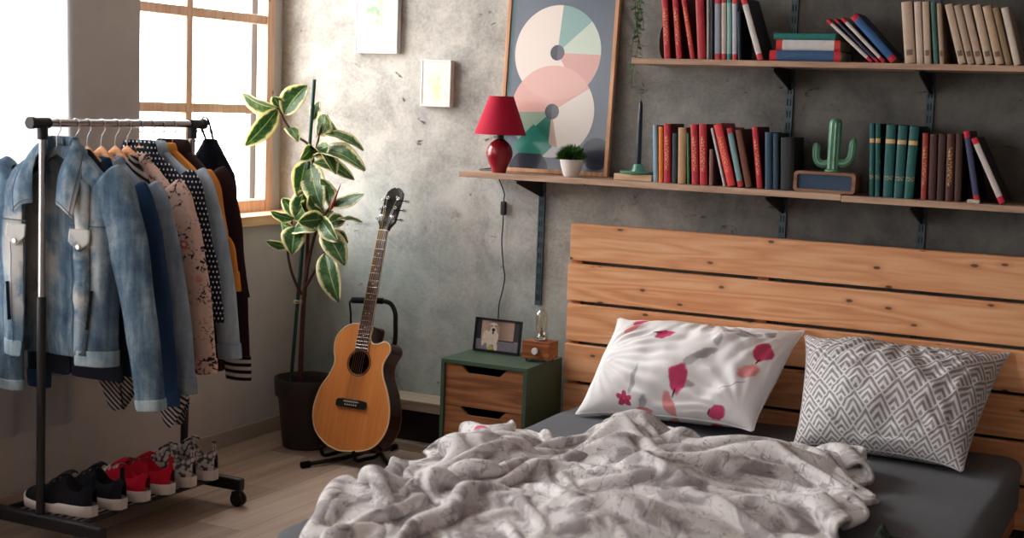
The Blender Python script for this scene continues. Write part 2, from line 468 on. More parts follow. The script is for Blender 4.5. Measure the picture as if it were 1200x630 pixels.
# ------------------------------------------------------------------ bed
M_PINE_HB = wood('orange_pine_boards', (206, 136, 90), (230, 167, 120), (241, 194, 150), 'x', 0.8, 0.42, knots=0.10, plank=(2, 0.1575, 0.8225 - 5 * 0.1575 - 0.006), spec=0.4)
M_PINE_FR = wood('orange_pine_frame', (140, 84, 48), (176, 116, 72), (196, 138, 92), 'y', 0.8, 0.5)
bed = thing('bed', 'low orange pine bed with a slatted plank headboard against the concrete wall', 'bed', (0, 0, 0))
hbm = MB(); HB_L, HB_R = 1.300, 3.10
for i in range(6):
    zt = 0.980 - i * 0.1575
    off = [0.006, 0, 0.003, -0.001, 0.002, 0][i]
    hbm.box((HB_L + off, -0.062, zt - 0.1445), (HB_R, -0.036, zt))
hbm.build('headboard', M_PINE_HB, bed, smooth=0, bevel=0.003)
for x in (1.305, 2.05, 3.04): MB().box((x, -0.0355, 0.0), (x + 0.045, -0.004, 0.975)).build('headboard_post', M_PINE_FR, bed, smooth=0, bevel=0.002)
fr = MB()
fr.box((1.43, -2.10, 0.05), (1.465, -0.064, 0.115)); fr.box((2.975, -2.10, 0.05), (3.01, -0.064, 0.115))
fr.box((1.43, -2.135, 0.05), (3.01, -2.10, 0.115)); fr.box((1.466, -2.10, 0.09), (2.974, -0.064, 0.112))
fr.build('bed_frame', M_PINE_FR, bed, smooth=0, bevel=0.004)
for x in (1.44, 2.93):
    for y in (-2.12, -0.2): MB().box((x, y, 0.0), (x + 0.07, y + 0.07, 0.0505)).build('leg', M_PINE_FR, bed, smooth=0, bevel=0.003)
M_SHEET = fabric((104, 106, 111), 0.05, 300, 0.2, 'dark_grey_cotton')
# mattress in its fitted sheet: rounded box with slight creases
def rounded_box(lo, hi, r, nx, ny, seed=0, amp=0.003):
    lo, hi = np.array(lo), np.array(hi); mb = MB()
    prof = [(0.0, -1, 0)]
    P = []
    n = 9
    ring = []
    def outline(inset):
        pts = []
        x0, y0, x1, y1 = lo[0] + inset, lo[1] + inset, hi[0] - inset, hi[1] - inset
        rr = max(0.075 - inset, 0.01)
        for cx, cy, a0 in ((x1 - rr, y1 - rr, 0), (x0 + rr, y1 - rr, 90), (x0 + rr, y0 + rr, 180), (x1 - rr, y0 + rr, 270)):
            for q in range(8): 
                a = math.radians(a0 + 90 * q / 7); pts.append((cx + rr * math.cos(a), cy + rr * math.sin(a)))
        out = []
        for i in range(len(pts)):
            a, b = np.array(pts[i]), np.array(pts[(i + 1) % len(pts)])
            k = 40 if i % 8 == 7 else 1
            for q in range(k): out.append(a + (b - a) * q / k)
        return out
    rows = [(r * 0.6, lo[2])] + [(0.004, lo[2] + (hi[2] - lo[2]) * t) for t in (0.15, 0.4, 0.65)]
    for q in range(7):
        a = PI / 2 * q / 6; rows.append((r - r * math.cos(a), hi[2] - r + r * math.sin(a)))
    for ins in (0.06, 0.12, 0.2, 0.32, 0.48, 0.62, 0.76): rows.append((ins, hi[2] + 0.002))
    G = []
    for ins, z in rows:
        o = outline(ins); G.append([(x, y, z + amp * (math.sin(x * 9 + y * 5 + seed) + math.sin(y * 13 - x * 4)) * (1 if z > hi[2] - 0.03 else 0.2)) for x, y in o])
    m = len(G[0])
    mb.grid(np.array(G), close_v=True)
    mb.f.append(tuple((len(G) - 1) * m + i for i in range(m))); mb.mi.append(0)
    mb.f.append(tuple(reversed(range(m)))); mb.mi.append(0)
    return mb
mt = rounded_box((1.412, -2.145, 0.118), (3.03, -0.068, 0.305), 0.035, 10, 10).build('mattress', M_SHEET, None, smooth=50)
tag(mt, 'wide mattress in a dark grey fitted sheet lying on the pine bed', 'mattress')

# ------------------------------------------------------------------ position based cloth, used for bedding
def solve(P, a, b, rest, k=1.0, inv=None):
    d = P[b] - P[a]; L = np.sqrt((d * d).sum(-1, keepdims=True)) + 1e-9
    c = d * (0.5 * k * (L - rest) / L)
    P[a] += c; P[b] -= c
def groups(n, m, h0, h1, shear=0.5, bend=0.15):
    S = slice; g = []
    for p in (0, 1):
        g.append(((S(p, n - 1, 2), S(None)), (S(p + 1, n, 2), S(None)), h0, 1.0))
        g.append(((S(None), S(p, m - 1, 2)), (S(None), S(p + 1, m, 2)), h1, 1.0))
    hd = math.hypot(h0, h1)
    for p in (0, 1):
        g.append(((S(p, n - 1, 2), S(0, m - 1)), (S(p + 1, n, 2), S(1, m)), hd, shear))
        g.append(((S(p, n - 1, 2), S(1, m)), (S(p + 1, n, 2), S(0, m - 1)), hd, shear))
    if bend:
        for st in (2, 4):
            for p in range(2 * st):
                pass
        for p in range(4):
            if p < n - 2:
                g.append(((S(p, n - 2, 4), S(None)), (S(p + 2, n, 4), S(None)), 2 * h0, bend))
            if p < m - 2:
                g.append(((S(None), S(p, m - 2, 4)), (S(None), S(p + 2, m, 4)), 2 * h1, bend))
    return g
def run_groups(P, g):
    for a, b, r, k in g:
        A, B = P[a], P[b]
        n0, n1 = min(A.shape[0], B.shape[0]), min(A.shape[1], B.shape[1])
        A = A[:n0, :n1]; B = B[:n0, :n1]
        d = B - A; L = np.sqrt((d * d).sum(-1, keepdims=True)) + 1e-9
        c = d * (0.5 * k * (L - r) / L)
        A += c; B -= c
def long_bend(P, step, h, axis, k):
    """keeps folds from closing tighter than a soft cover would"""
    n = P.shape[axis]
    for par in (0, 1):
        ia = np.array([i for i in range(n - step) if (i // step) % 2 == par])
        A = np.take(P, ia, axis); B = np.take(P, ia + step, axis)
        d = B - A; L = np.sqrt((d * d).sum(-1, keepdims=True)) + 1e-9
        c = d * (0.5 * k * np.minimum(0, L - 0.86 * step * h) / L)
        if axis == 0: P[ia] += c; P[ia + step] -= c
        else: P[:, ia] += c; P[:, ia + step] -= c
def smooth_noise(n, m, cells, rng, amp):
    k = max(2, int(cells)); g = rng.normal(size=(k + 3, k + 3))
    x = np.linspace(0, k, n); y = np.linspace(0, k, m)
    xi, yi = np.minimum(x.astype(int), k), np.minimum(y.astype(int), k); fx, fy = x - xi, y - yi
    fx, fy = fx * fx * (3 - 2 * fx), fy * fy * (3 - 2 * fy)
    a = g[np.ix_(xi, yi)]; b = g[np.ix_(xi + 1, yi)]; c = g[np.ix_(xi, yi + 1)]; d = g[np.ix_(xi + 1, yi + 1)]
    fx, fy = fx[:, None], fy[None, :]
    return amp * ((a * (1 - fx) + b * fx) * (1 - fy) + (c * (1 - fx) + d * fx) * fy)

def pillow_shape(n, m, w, h, seed, press=0.0022, steps=70):
    """two sheets sewn at the rim and blown up: returns front and back (n, m, 3), x across, y thickness, z up"""
    rng = np.random.default_rng(seed)
    h0, h1 = w / (n - 1), h / (m - 1)
    X, Z = np.meshgrid(np.linspace(0, w, n), np.linspace(0, h, m), indexing='ij')
    S = [np.stack([X, sgn * (0.01 * np.sin(PI * X / w) * np.sin(PI * Z / h)) + smooth_noise(n, m, 14, rng, 0.003), Z], -1) for sgn in (-1, 1)]
    S[1][0], S[1][-1], S[1][:, 0], S[1][:, -1] = S[0][0], S[0][-1], S[0][:, 0], S[0][:, -1]
    g = groups(n, m, h0, h1, 0.35, 0.08)
    vel = [np.zeros_like(s) for s in S]
    for t in range(steps):
        old = [s.copy() for s in S]
        for q, sgn in ((0, -1), (1, 1)):
            P = S[q]
            du = np.gradient(P, axis=0); dv = np.gradient(P, axis=1)
            N = np.cross(du, dv); N /= np.linalg.norm(N, axis=-1, keepdims=True) + 1e-9
            N *= -sgn * -1 if False else 1
            N = N * np.where(N[..., 1:2] * sgn > 0, 1, -1)
            P += vel[q] * 0.9 + N * press
        for it in range(10):
            for q in (0, 1): run_groups(S[q], g)
            for sl in ((0, slice(None)), (-1, slice(None)), (slice(None), 0), (slice(None), -1)):
                a = (S[0][sl] + S[1][sl]) / 2; S[0][sl] = a; S[1][sl] = a
        for q in (0, 1): vel[q] = S[q] - old[q]
    return S[0], S[1]

def place_pillow(S, w, h, corners, thick):
    """bend the blown-up pillow onto four corner points TL TR BR BL (y of the shape goes along the normal, towards the room)"""
    TL, TR, BR, BL = [np.array(c, float) for c in corners]
    nrm = np.cross(TR - BL, TL - BR); nrm /= np.linalg.norm(nrm)
    if nrm[1] > 0: nrm = -nrm
    out = []
    c = (S[0] + S[1]).reshape(-1, 3).mean(0)
    xs = np.concatenate([S[0][..., 0].ravel(), S[1][..., 0].ravel()]); zs = np.concatenate([S[0][..., 2].ravel(), S[1][..., 2].ravel()])
    x0, x1, z0, z1 = S[0][0, :, 0].mean(), S[0][-1, :, 0].mean(), S[0][:, 0, 2].mean(), S[0][:, -1, 2].mean()
    for P in S:
        u = ((P[..., 0] - x0) / (x1 - x0))[..., None]; v = ((P[..., 2] - z0) / (z1 - z0))[..., None]
        base = (TL * (1 - u) + TR * u) * v + (BL * (1 - u) + BR * u) * (1 - v)
        out.append(base - nrm * (P[..., 1:2]) * thick)
    return out, nrm
# ------------------------------------------------------------------ pillows
def uv_m(m, sx=1.0, sy=1.0):
    n = m.nt.nodes.new('ShaderNodeSeparateXYZ'); m.nt.links.new(m.coord('UV'), n.inputs[0])
    return E(m.nt, n.outputs[0]) * sx, E(m.nt, n.outputs[1]) * sy
def ell(u, v, cx, cy, rx, ry, deg=0.0, soft=0.12):
    c, s = math.cos(math.radians(deg)), math.sin(math.radians(deg))
    a = ((u - cx) * c + (v - cy) * s) / rx; b = ((v - cy) * c - (u - cx) * s) / ry
    return (a * a + b * b).ss(1 + soft, 1 - soft)
PW, PH = 0.72, 0.50
def floral_cotton():
    m = Mat('white_floral_cotton', 0.9, 0.15)
    u, v = uv_m(m, PW, PH)
    n = m.noise(22, 4); n2 = m.noise(15, 4, vec=m.vec(u + 3.1, v, 0))
    u = u + 0.025
    uw = u + (n - 0.5) * 0.03; vw = v + (m.noise(25, 4, vec=m.vec(u, v + 5, 0)) - 0.5) * 0.03
    col = m.mix(n2, (228, 226, 228), (240, 238, 238))
    grey = m.mix(n2, (120, 116, 122), (176, 172, 176)); coral = m.mix(n2, (222, 112, 120), (240, 158, 156)); pink = m.mix(n, (176, 30, 84), (222, 62, 116))
    G = [(.155, .41, .03, .012, 30), (.45, .225, .05, .014, 50), (.475, .245, .035, .012, 40), (.455, .135, .028, .012, 10), (.54, .35, .05, .010, -20), (.58, .37, .04, .010, 15), (.27, .135, .045, .009, 75), (.306, .055, .03, .011, 65), (.64, .40, .025, .014, 60), (.50, .30, .02, .012, 80), (.60, .15, .04, .003, 30), (.40, .43, .05, .010, -10), (.47, .42, .03, .008, -35)]
    for cx, cy, rx, ry, d in G: col = m.mix(ell(uw, vw, cx, cy, rx, ry, d, 0.5) * 0.75, col, grey)
    Cc = [(.195, .35, .011, .038, -18), (.405, .055, .018, .046, 22), (.31, .022, .028, .014, -10), (.630, .215, .030, .024, 35)]
    for cx, cy, rx, ry, d in Cc: col = m.mix(ell(uw, vw, cx, cy, rx * 1.2, ry * 1.2, d, 0.3) * 0.9, col, coral)
    Pk = [(.190, .415, .017, .036, -25), (.317, .31, .026, .019, 25), (.425, .150, .025, .042, 5), (.646, .305, .029, .034, -20), (.584, .045, .027, .028, 15)]
    Pk += [(.238 + .017 * math.cos(math.radians(a)), .067 + .017 * math.sin(math.radians(a)), .013, .009, a) for a in (20, 92, 164, 236, 308)]
    for cx, cy, rx, ry, d in Pk: col = m.mix(ell(uw, vw, cx, cy, rx * 1.18, ry * 1.18, d, 0.25) * 0.95, col, pink)
    for cx, cy, d in ((.290, .318, 15), (.556, .045, 80), (.418, .105, 70), (.636, .265, 75)): col = m.mix(ell(u, v, cx, cy, .014, .0035, d, 0.4) * 0.9, col, (60, 36, 52))
    m.base(col); m.bump(m.noise(9, 4) + m.noise(500, 2) * 0.1, 0.25, 0.012)
    return m.m
def chevron_cotton():
    m = Mat('grey_chevron_cotton', 0.9, 0.15)
    u, v = uv_m(m, PW, PH)
    w = (m.noise(6, 2) - 0.5) * 0.006
    X = (u + w) / 0.090; Y = (v + w) / 0.096
    p = (X + Y).fract(); q = (Y - X).fract()
    d = (1.0 - p.max(q)) * 4.0
    line = (d.fract() - 0.5).abs()
    k = line.ss(0.30, 0.20)
    edge = p.max(q).gt(0.93)
    wash = m.noise(60, 3)
    m.base(m.mix((k * 0.9).min(1.0 - edge) * (0.65 + wash * 0.5), (222, 219, 220), (118, 114, 118)))
    m.bump(m.noise(9, 4) + m.noise(500, 2) * 0.1, 0.25, 0.012)
    return m.m
def make_pillow(corners, thick, seed, mat, label):
    n, k = 92, 64
    S = pillow_shape(n, k, PW, PH, seed)
    P, nrm = place_pillow(S, PW, PH, corners, thick)
    rng = np.random.default_rng(seed + 5)
    U, V = np.meshgrid(np.linspace(0, 1, n), np.linspace(0, 1, k), indexing='ij')
    rim = (np.minimum(U, 1 - U) * np.minimum(V, 1 - V) * 16).clip(0, 1)[..., None]
    # radiating creases
    cre = np.zeros((n, k))
    for cx, cy, f, a in ((0.1, 0.45, 26, 0.006), (0.95, 0.9, 30, 0.006), (0.55, 1.0, 22, 0.005), (0.9, 0.1, 24, 0.005)):
        ang = np.arctan2(V - cy, U - cx); r = np.hypot(U - cx, (V - cy) * 0.7)
        cre += a * np.sin(ang * f + seed + 2 * np.sin(r * 9)) * np.exp(-((r - 0.2) / 0.22) ** 2)
    fold = smooth_noise(n, k, 6, rng, 0.009) + smooth_noise(n, k, 13, rng, 0.0045)
    for q in (0, 1): P[q] = P[q] + nrm * ((cre + fold)[..., None] * rim * (1 if q == 0 else -0.2))
    UV = np.stack([U, V], -1)
    mb = MB().grid(P[0], uv=UV).grid(P[1], uv=UV, flip=True)
    # thin welt along the sewn rim
    rimp = np.concatenate([P[0][:, 0], P[0][-1, 1:], P[0][::-1, -1][1:], P[0][0, ::-1][1:]])
    o = mb.build('pillow', mat, None, smooth=180, subsurf=1, fixn=False)
    o.name = 'pillow'
    seam = MB().tube(rimp[::2], 0.0028, 6, caps=False).build('seam', mat, o, smooth=180)
    return tag(o, label, 'pillow')
make_pillow([(1.562, -0.125, 0.630), (2.245, -0.115, 0.640), (2.17, -0.425, 0.355), (1.525, -0.40, 0.338)], 0.70, 3, floral_cotton(), 'white pillow printed with pink poppies leaning on the headboard')
make_pillow([(2.283, -0.125, 0.640), (2.945, -0.105, 0.635), (2.875, -0.47, 0.333), (2.335, -0.43, 0.345)], 0.68, 8, chevron_cotton(), 'grey and white chevron patterned pillow leaning on the headboard')

# ------------------------------------------------------------------ duvet
def duvet_cotton():
    m = Mat('grey_sketch_cotton', 0.92, 0.12)
    u, v = uv_m(m, 2.0, 2.0)
    vec = m.vec(u, v, 0)
    a = m.noise(9.5, 5, 0.62, vec=vec, dist=0.8); b = m.noise(28, 5, 0.65, vec=vec); c = m.noise(90, 4, 0.7, vec=vec)
    col = m.mix(b, (204, 199, 199), (234, 231, 230))
    col = m.mix(a.ss(0.46, 0.60) * 0.7, col, m.mix(c, (98, 91, 95), (160, 152, 154)))
    ln = (m.noise(7.5, 3, 0.5, vec=m.vec(u + 9, v, 0), dist=1.5) - 0.5).abs().ss(0.011, 0.003)
    col = m.mix(ln * 0.55, col, (78, 74, 80))
    col = m.mix(c.ss(0.56, 0.68) * 0.55, col, (120, 112, 116))
    for cx, cy, r in ((0.12, 0.62, 0.028), (0.16, 1.52, 0.03), (1.2, 0.9, 0.03), (0.7, 1.2, 0.028)):
        col = m.mix(ell(u + (b - 0.5) * 0.03, v, cx, cy, r, r * 0.8, 20, 0.3) * 0.9, col, (212, 66, 100))
    m.base(col); m.bump(b * 0.6 + m.noise(400, 2) * 0.1, 0.3, 0.006)
    return m.m
def make_duvet():
    n, k = 150, 132
    rng = np.random.default_rng(21)
    left = spline([(1.62, -2.20), (1.54, -2.0), (1.48, -1.7), (1.46, -1.4), (1.48, -1.15), (1.54, -0.95)], k)
    right = spline([(2.82, -2.30), (2.79, -1.9), (2.75, -1.6), (2.77, -1.28), (2.71, -0.98), (2.63, -0.74)], k)
    foot = spline([(1.62, -2.20), (1.85, -2.27), (2.3, -2.29), (2.82, -2.30)], n)
    head = spline([(1.54, -0.95), (1.70, -1.02), (1.80, -0.86), (1.86, -0.62), (2.02, -0.66), (2.22, -0.62), (2.42, -0.54), (2.63, -0.74)], n)
    u = np.linspace(0, 1, n)[:, None, None]; v = np.linspace(0, 1, k)[None, :, None]
    C = (1 - u) * left[None] + u * right[None] + (1 - v) * foot[:, None] + v * head[:, None] \
        - ((1 - u) * (1 - v) * left[0] + u * (1 - v) * right[0] + (1 - u) * v * left[-1] + u * v * right[-1])
    T = C.copy()
    z = 0.37 + smooth_noise(n, k, 6, rng, 0.040) + smooth_noise(n, k, 14, rng, 0.035)
    # a few long ridges like a thrown-back cover
    ridge = lambda p, q, w, h: h * np.exp(-(((C[..., 0] - p[0]) * (q[1] - p[1]) - (C[..., 1] - p[1]) * (q[0] - p[0])) / (math.hypot(q[0] - p[0], q[1] - p[1]) * w)) ** 2) * np.exp(-(np.maximum(0, np.abs(((C[..., 0] - p[0]) * (q[0] - p[0]) + (C[..., 1] - p[1]) * (q[1] - p[1])) / ((q[0] - p[0]) ** 2 + (q[1] - p[1]) ** 2) - 0.5) - 0.5) * 4) ** 2)
    sup = ridge((1.50, -1.08), (1.68, -1.5), 0.12, 0.06) + ridge((1.86, -0.74), (1.95, -1.05), 0.09, 0.09) + ridge((2.15, -1.2), (2.6, -0.66), 0.10, 0.07) \
        + ridge((1.5, -1.9), (2.0, -1.7), 0.13, 0.06) + ridge((2.2, -1.75), (2.7, -1.3), 0.13, 0.08) + ridge((1.7, -1.4), (2.2, -1.3), 0.1, 0.04)
    P = np.dstack([C, z + sup])
    h0 = 1.34 * 1.36 / (n - 1); h1 = 1.42 * 1.55 / (k - 1); h1v = (np.linspace(1.24, 1.66, n) * 1.55 / (k - 1))[:, None, None]
    g = groups(n, k, h0, h1, 0.45, 0.30)
    g = [(a, b, (h1v if abs(r_ - h1) < 1e-9 else 2 * h1v if abs(r_ - 2 * h1) < 1e-9 else r_), kk) for a, b, r_, kk in g]
    vel = np.zeros_like(P)
    wgt = np.full((n, k, 1), 0.02); 
    for s in ((0,), (-1,)): wgt[s[0], :] = 0.06; wgt[:, s[0]] = 0.06
    for t in range(60):
        old = P.copy()
        P += vel * 0.85; P[..., 2] -= 0.0016
        P[..., :2] += wgt * (T - P[..., :2])
        for it in range(7):
            run_groups(P, g)
            if it % 2 == 0:
                long_bend(P, 6, h0, 0, 0.22); long_bend(P, 6, h1, 1, 0.22)
        x, y = P[..., 0], P[..., 1]
        inx = np.clip((x - 1.325) / 0.06, 0, 1) * np.clip((3.1 - x) / 0.05, 0, 1) * np.clip((y + 2.23) / 0.06, 0, 1)
        fl = 0.332 * np.sqrt(inx) + (1 - np.sqrt(inx)) * 0.03 + sup * 0.75 * (inx > 0.5)
        below = P[..., 2] < fl
        P[..., 2] = np.where(below, fl, P[..., 2])
        P[..., 2] = np.minimum(P[..., 2], 0.47 + 0.02 * np.sin(P[..., 0] * 9) * np.sin(P[..., 1] * 7))
        vel = P - old
        vel[below] *= 0.2
    U, V = np.meshgrid(np.linspace(0, 1, n), np.linspace(0, 1, k), indexing='ij')
    for _ in range(1):
        Q = P.copy(); Q[1:-1, 1:-1] = 0.5 * P[1:-1, 1:-1] + 0.125 * (P[2:, 1:-1] + P[:-2, 1:-1] + P[1:-1, 2:] + P[1:-1, :-2]); P = Q
    o = MB().grid(P, uv=np.stack([U, V], -1)).build('duvet', duvet_cotton(), None, smooth=180, solid=0.016, solid_off=0, subsurf=1, fixn=False)
    tag(o, 'crumpled grey and white floral duvet thrown back across the bed', 'duvet')
make_duvet()
# corner of a dark green blanket at the duvet's right edge
def make_blanket():
    n, k = 46, 40; rng = np.random.default_rng(4)
    U, V = np.meshgrid(np.linspace(0, 1, n), np.linspace(0, 1, k), indexing='ij')
    X = 2.845 + 0.15 * U - 0.03 * V; Y = -1.78 + 0.33 * V + 0.03 * U
    Z = 0.325 + np.abs(smooth_noise(n, k, 6, rng, 0.022)) + np.abs(smooth_noise(n, k, 11, rng, 0.010))
    m = Mat('dark_green_wool', 0.95, 0.1); a = m.noise(140, 3); m.base(m.mix(a.ss(0.4, 0.62), (26, 32, 30), (62, 74, 62))); m.bump(a, 0.5, 0.004)
    o = MB().grid(np.dstack([X, Y, Z])).build('blanket', m.m, None, smooth=180, solid=0.010, solid_off=0, subsurf=1, fixn=False)
    tag(o, 'bunched dark green blanket at the bottom edge of the photo on the grey sheet', 'blanket')
make_blanket()

# ------------------------------------------------------------------ shelves on slotted wall rails
M_SHELF = wood('shelf_beech', (150, 116, 96), (178, 146, 124), (198, 168, 146), 'x', 0.9, 0.5)
M_RAIL = plain((66, 80, 88), 0.45, 0.4, 0.4, var=0.06)
M_BLACKMETAL = plain((24, 25, 28), 0.5, 0.4, var=0.08)
Z_LOW, Z_LOW2, Z_UP = 1.1635, 1.160, 1.609
def shelf(x0, x1, ztop, th, label):
    o = MB().box((x0, -0.25, ztop - th), (x1, -0.012, ztop)).build('shelf_board', M_SHELF, None, smooth=0, bevel=0.002)
    return tag(o, label, 'shelf', 'shelf boards above the bed')
shelf(0.905, 2.3915, Z_LOW, 0.0215, 'long beech shelf board above the headboard carrying the red lamp and the poster')
shelf(2.3925, 3.4, Z_LOW2, 0.0215, 'beech shelf board under the green book set, butted to the longer one')
shelf(1.603, 3.4, Z_UP, 0.020, 'uppermost beech shelf board with the cream book set')
def rail(x, z0, z1, bz, label):
    r = thing('wall_rail', label, 'wall rail', (x, 0, z0), group='slotted wall rails')
    m = MB(); H = z1 - z0
    m.box((-0.013, -0.010, 0), (-0.0105, -0.0005, H)); m.box((0.0105, -0.010, 0), (0.013, -0.0005, H))
    # the slotted face: webs between pairs of slots
    m.box((-0.0105, -0.010, 0), (-0.0075, -0.008, H)); m.box((-0.0025, -0.010, 0), (0.0025, -0.008, H)); m.box((0.0075, -0.010, 0), (0.0105, -0.008, H))
    z = 0.006
    while z < H:
        for a in (-0.0075, 0.0025): m.box((a, -0.010, z - 0.006), (a + 0.005, -0.008, min(H, z + 0.012)))
        z += 0.042
    m.build('slotted_channel', M_RAIL, r, smooth=0)
    MB().box((-0.0105, -0.004, 0), (0.0105, -0.0008, H)).build('channel_back', M_BLACKMETAL, r, smooth=0)
    for zb in bz:
        b = MB().prism([(-0.0105, zb - z0 - 0.001), (-0.235, zb - z0 - 0.001), (-0.235, zb - z0 - 0.013), (-0.0105, zb - z0 - 0.075)], -0.002, 0.002, axis='x')
        b.box((-0.011, -0.235, zb - z0 - 0.0035), (0.011, -0.0105, zb - z0 - 0.0008))
        b.build('bracket', M_BLACKMETAL, r, smooth=0)
    return r
rail(1.151, 0.637, 1.141, [1.1415], 'blue-grey slotted wall rail hanging down between bedside bulb lamp and shelf')
rail(2.125, 0.60, 2.3, [1.1415, 1.588], 'slotted wall rail rising beside the black book, behind the headboard middle')
rail(2.621, 0.60, 2.3, [1.138, 1.588], 'slotted wall rail rising behind the green and brown books')

# ------------------------------------------------------------------ books
M_PAGES = plain((226, 216, 196), 0.9, 0.1, var=0.06, scale=200, name='paper_pages')
_bm = {}
def book_mats(spine, board, ends, gold):
    key = (spine, board, ends, gold)
    if key in _bm: return _bm[key]
    ms = Mat('book_spine', 0.5, 0.35)
    p = ms.xyz('Generated'); col = ms.mix(ms.noise(40, 3), tuple(v * 0.88 for v in spine), tuple(min(255, v * 1.08) for v in spine))
    if ends is not None:
        e = p[2].lt(0.10).max(p[2].gt(0.91)); col = ms.mix(e, col, ends)
    if gold:
        o = ms.xyz('Object')
        t = ms.noise(1.0, 2, vec=ms.vec(o[0] * 160, 0.0, o[2] * 260)).gt(0.54)
        zone = (p[2].gt(0.22) * p[2].lt(0.80)) * (p[0] - 0.5).abs().lt(0.28)
        if gold == 'bands': zone = p[2].gt(0.74) * p[2].lt(0.80); zone = zone.max(p[2].gt(0.24) * p[2].lt(0.30) * t); t = zone
        if gold == 'mark': zone = p[2].gt(0.13) * p[2].lt(0.22) * (p[0] - 0.5).abs().lt(0.3); t = zone
        col = ms.mix(t * zone * 0.75, col, (66, 48, 40) if gold == 'mark' else (226, 178, 118))
    ms.base(col)
    mb = plain(board, 0.5, 0.35, var=0.08)
    _bm[key] = (ms.m, mb); return _bm[key]
def make_book(pos, th, h, depth, lean, spine, board, ends, gold, label, group, flat=False):
    """spine faces the room (-y); lean turns it about the y axis; base corner rests on the shelf"""
    r = thing('book', label, 'book', (0, 0, 0), group=group)
    ms, mbd = book_mats(spine, board, ends, gold)
    t = 0.0022; a = th / 2
    c = MB()
    sp = [(-a, 0.004), (-a * 0.75, 0.0012), (-a * 0.3, 0.0), (a * 0.3, 0.0), (a * 0.75, 0.0012), (a, 0.004)]
    n = len(sp)
    V = [(x, y, z) for z in (0, h) for x, y in sp] + [(x * 0.86, y + t, z) for z in (0, h) for x, y in sp]
    F = []
    for i in range(n - 1):
        F.append((i, i + 1, n + i + 1, n + i)); F.append((2 * n + i, 3 * n + i, 3 * n + i + 1, 2 * n + i + 1))
        F.append((i, 2 * n + i, 2 * n + i + 1, i + 1)); F.append((n + i, n + i + 1, 3 * n + i + 1, 3 * n + i))
    c.add(V, F, mi=0)
    c.box((-a, 0.004, 0), (-a + t, depth, h), mi=1); c.box((a - t, 0.004, 0), (a, depth, h), mi=1)
    c.build('cover', [ms, mbd], r, smooth=30, fixn=False)
    MB().box((-a + t, 0.0062, 0.003), (a - t, depth - 0.004, h - 0.003)).build('pages', M_PAGES, r, smooth=0)
    if flat:
        r.rotation_euler = (0, PI / 2, 0)
        r.location = (pos[0], pos[1], pos[2] + a)
    else:
        r.rotation_euler = (0, lean, 0)
        r.location = (pos[0], pos[1], pos[2] + a * abs(math.sin(lean)) + 0.0004)
    return r
def book_row(entries, ztop, ybase_px, group, y=-0.205):
    for e in entries:
        x0, x1, sh, yt, spine, board, ends, gold, label = e
        c = (x0 + x1) / 2
        B0, B1 = at(x0, ybase_px(c), y), at(x1, ybase_px(c), y); Tp = at(c + sh, yt, y)
        bx = (B0[0] + B1[0]) / 2; w = (B1[0] - B0[0])
        lean = math.atan2(Tp[0] - bx, Tp[2] - ztop)
        H = math.hypot(Tp[0] - bx, Tp[2] - ztop)
        th = w * math.cos(lean) * 0.97
        make_book((bx, y, ztop), th, H - th / 2 * abs(math.sin(lean)), min(0.175, max(0.13, H * 0.68)), lean, spine, board, ends, gold, label, group)
RED, DRED, BRED = (178, 34, 48), (92, 14, 26), (214, 58, 60)  # dark maroon boards: shadowed sides of the red books, painted as colour
TEAL, DTEAL, CREAM, DCREAM = (16, 84, 84), (10, 48, 50), (190, 168, 148), (150, 128, 112)
DARK, WHITE = (26, 26, 32), (206, 202, 200)
low = [
 (765, 770.5, -0.5, 146.5, (132, 160, 178), (110, 138, 158), None, None, 'slim pale blue book, first in the lower row beside the black candle'),
 (771.2, 776.8, 0, 148.5, (222, 122, 44), (186, 60, 48), None, None, 'thin orange book next to the pale blue one on the lower shelf'),
 (777.2, 785.6, 0, 145, RED, DRED, None, 'gold', 'red gilt book between the orange and the charcoal books on the lower shelf'),
 (786.6, 793, 1, 156, (40, 54, 60), (30, 38, 44), None, None, 'short charcoal book between red and tan books on the lower shelf'),
 (793.5, 803, 1, 149.5, (178, 138, 100), (140, 104, 76), None, None, 'tan book on the lower shelf beside the thin green one'),
 (804.8, 808.2, -0.8, 156, (56, 112, 66), (40, 84, 50), None, None, 'thin green book right of the tan one on the lower shelf'),
 (810, 818.5, -1.5, 145.5, RED, DRED, None, 'gold', 'red gilt book touching the thin green one on the lower shelf'),
 (819.5, 828.5, -1, 145.5, RED, DRED, None, 'gold', 'red gilt book beside the short brown one on the lower shelf'),
 (830.5, 835, 0.5, 175, (132, 92, 84), (96, 60, 56), None, None, 'short brown book, lowest in the lower row of books'),
 (847, 850.5, -15, 150, (196, 190, 192), (150, 146, 150), None, None, 'very thin pale grey book leaning under the bright red one'),
 (851.5, 861.5, -16.5, 145.5, BRED, (150, 30, 36), None, 'gold', 'bright red book leaning steeply in the lower row'),
 (864, 871, -13.5, 150, (112, 146, 150), (120, 60, 56), (178, 40, 50), None, 'grey-teal book with red ends leaning in the lower row'),
 (873, 881, -12.5, 152, (104, 58, 40), (70, 38, 28), None, None, 'brown book leaning in the lower row before the last red one'),
 (886.5, 893.5, -6, 149, RED, DRED, None, 'gold', 'last red gilt book of the lower row, beside blue volumes'),
 (896, 904.5, 0, 155, (34, 66, 88), (22, 40, 58), None, None, 'dark blue book nearest the last red gilt one, lower shelf'),
 (905.2, 912.2, 0, 156, (30, 54, 74), (20, 36, 50), None, None, 'dark blue book pressed against the thick black one, lower shelf'),
 (914, 930, 0.5, 161, (22, 22, 28), (18, 18, 24), None, None, 'thick black book behind the wooden radio on the lower shelf'),
]
book_row(low, Z_LOW, lambda x: 215 + (x - 765) * 0.058, 'books in the row beside the candle')
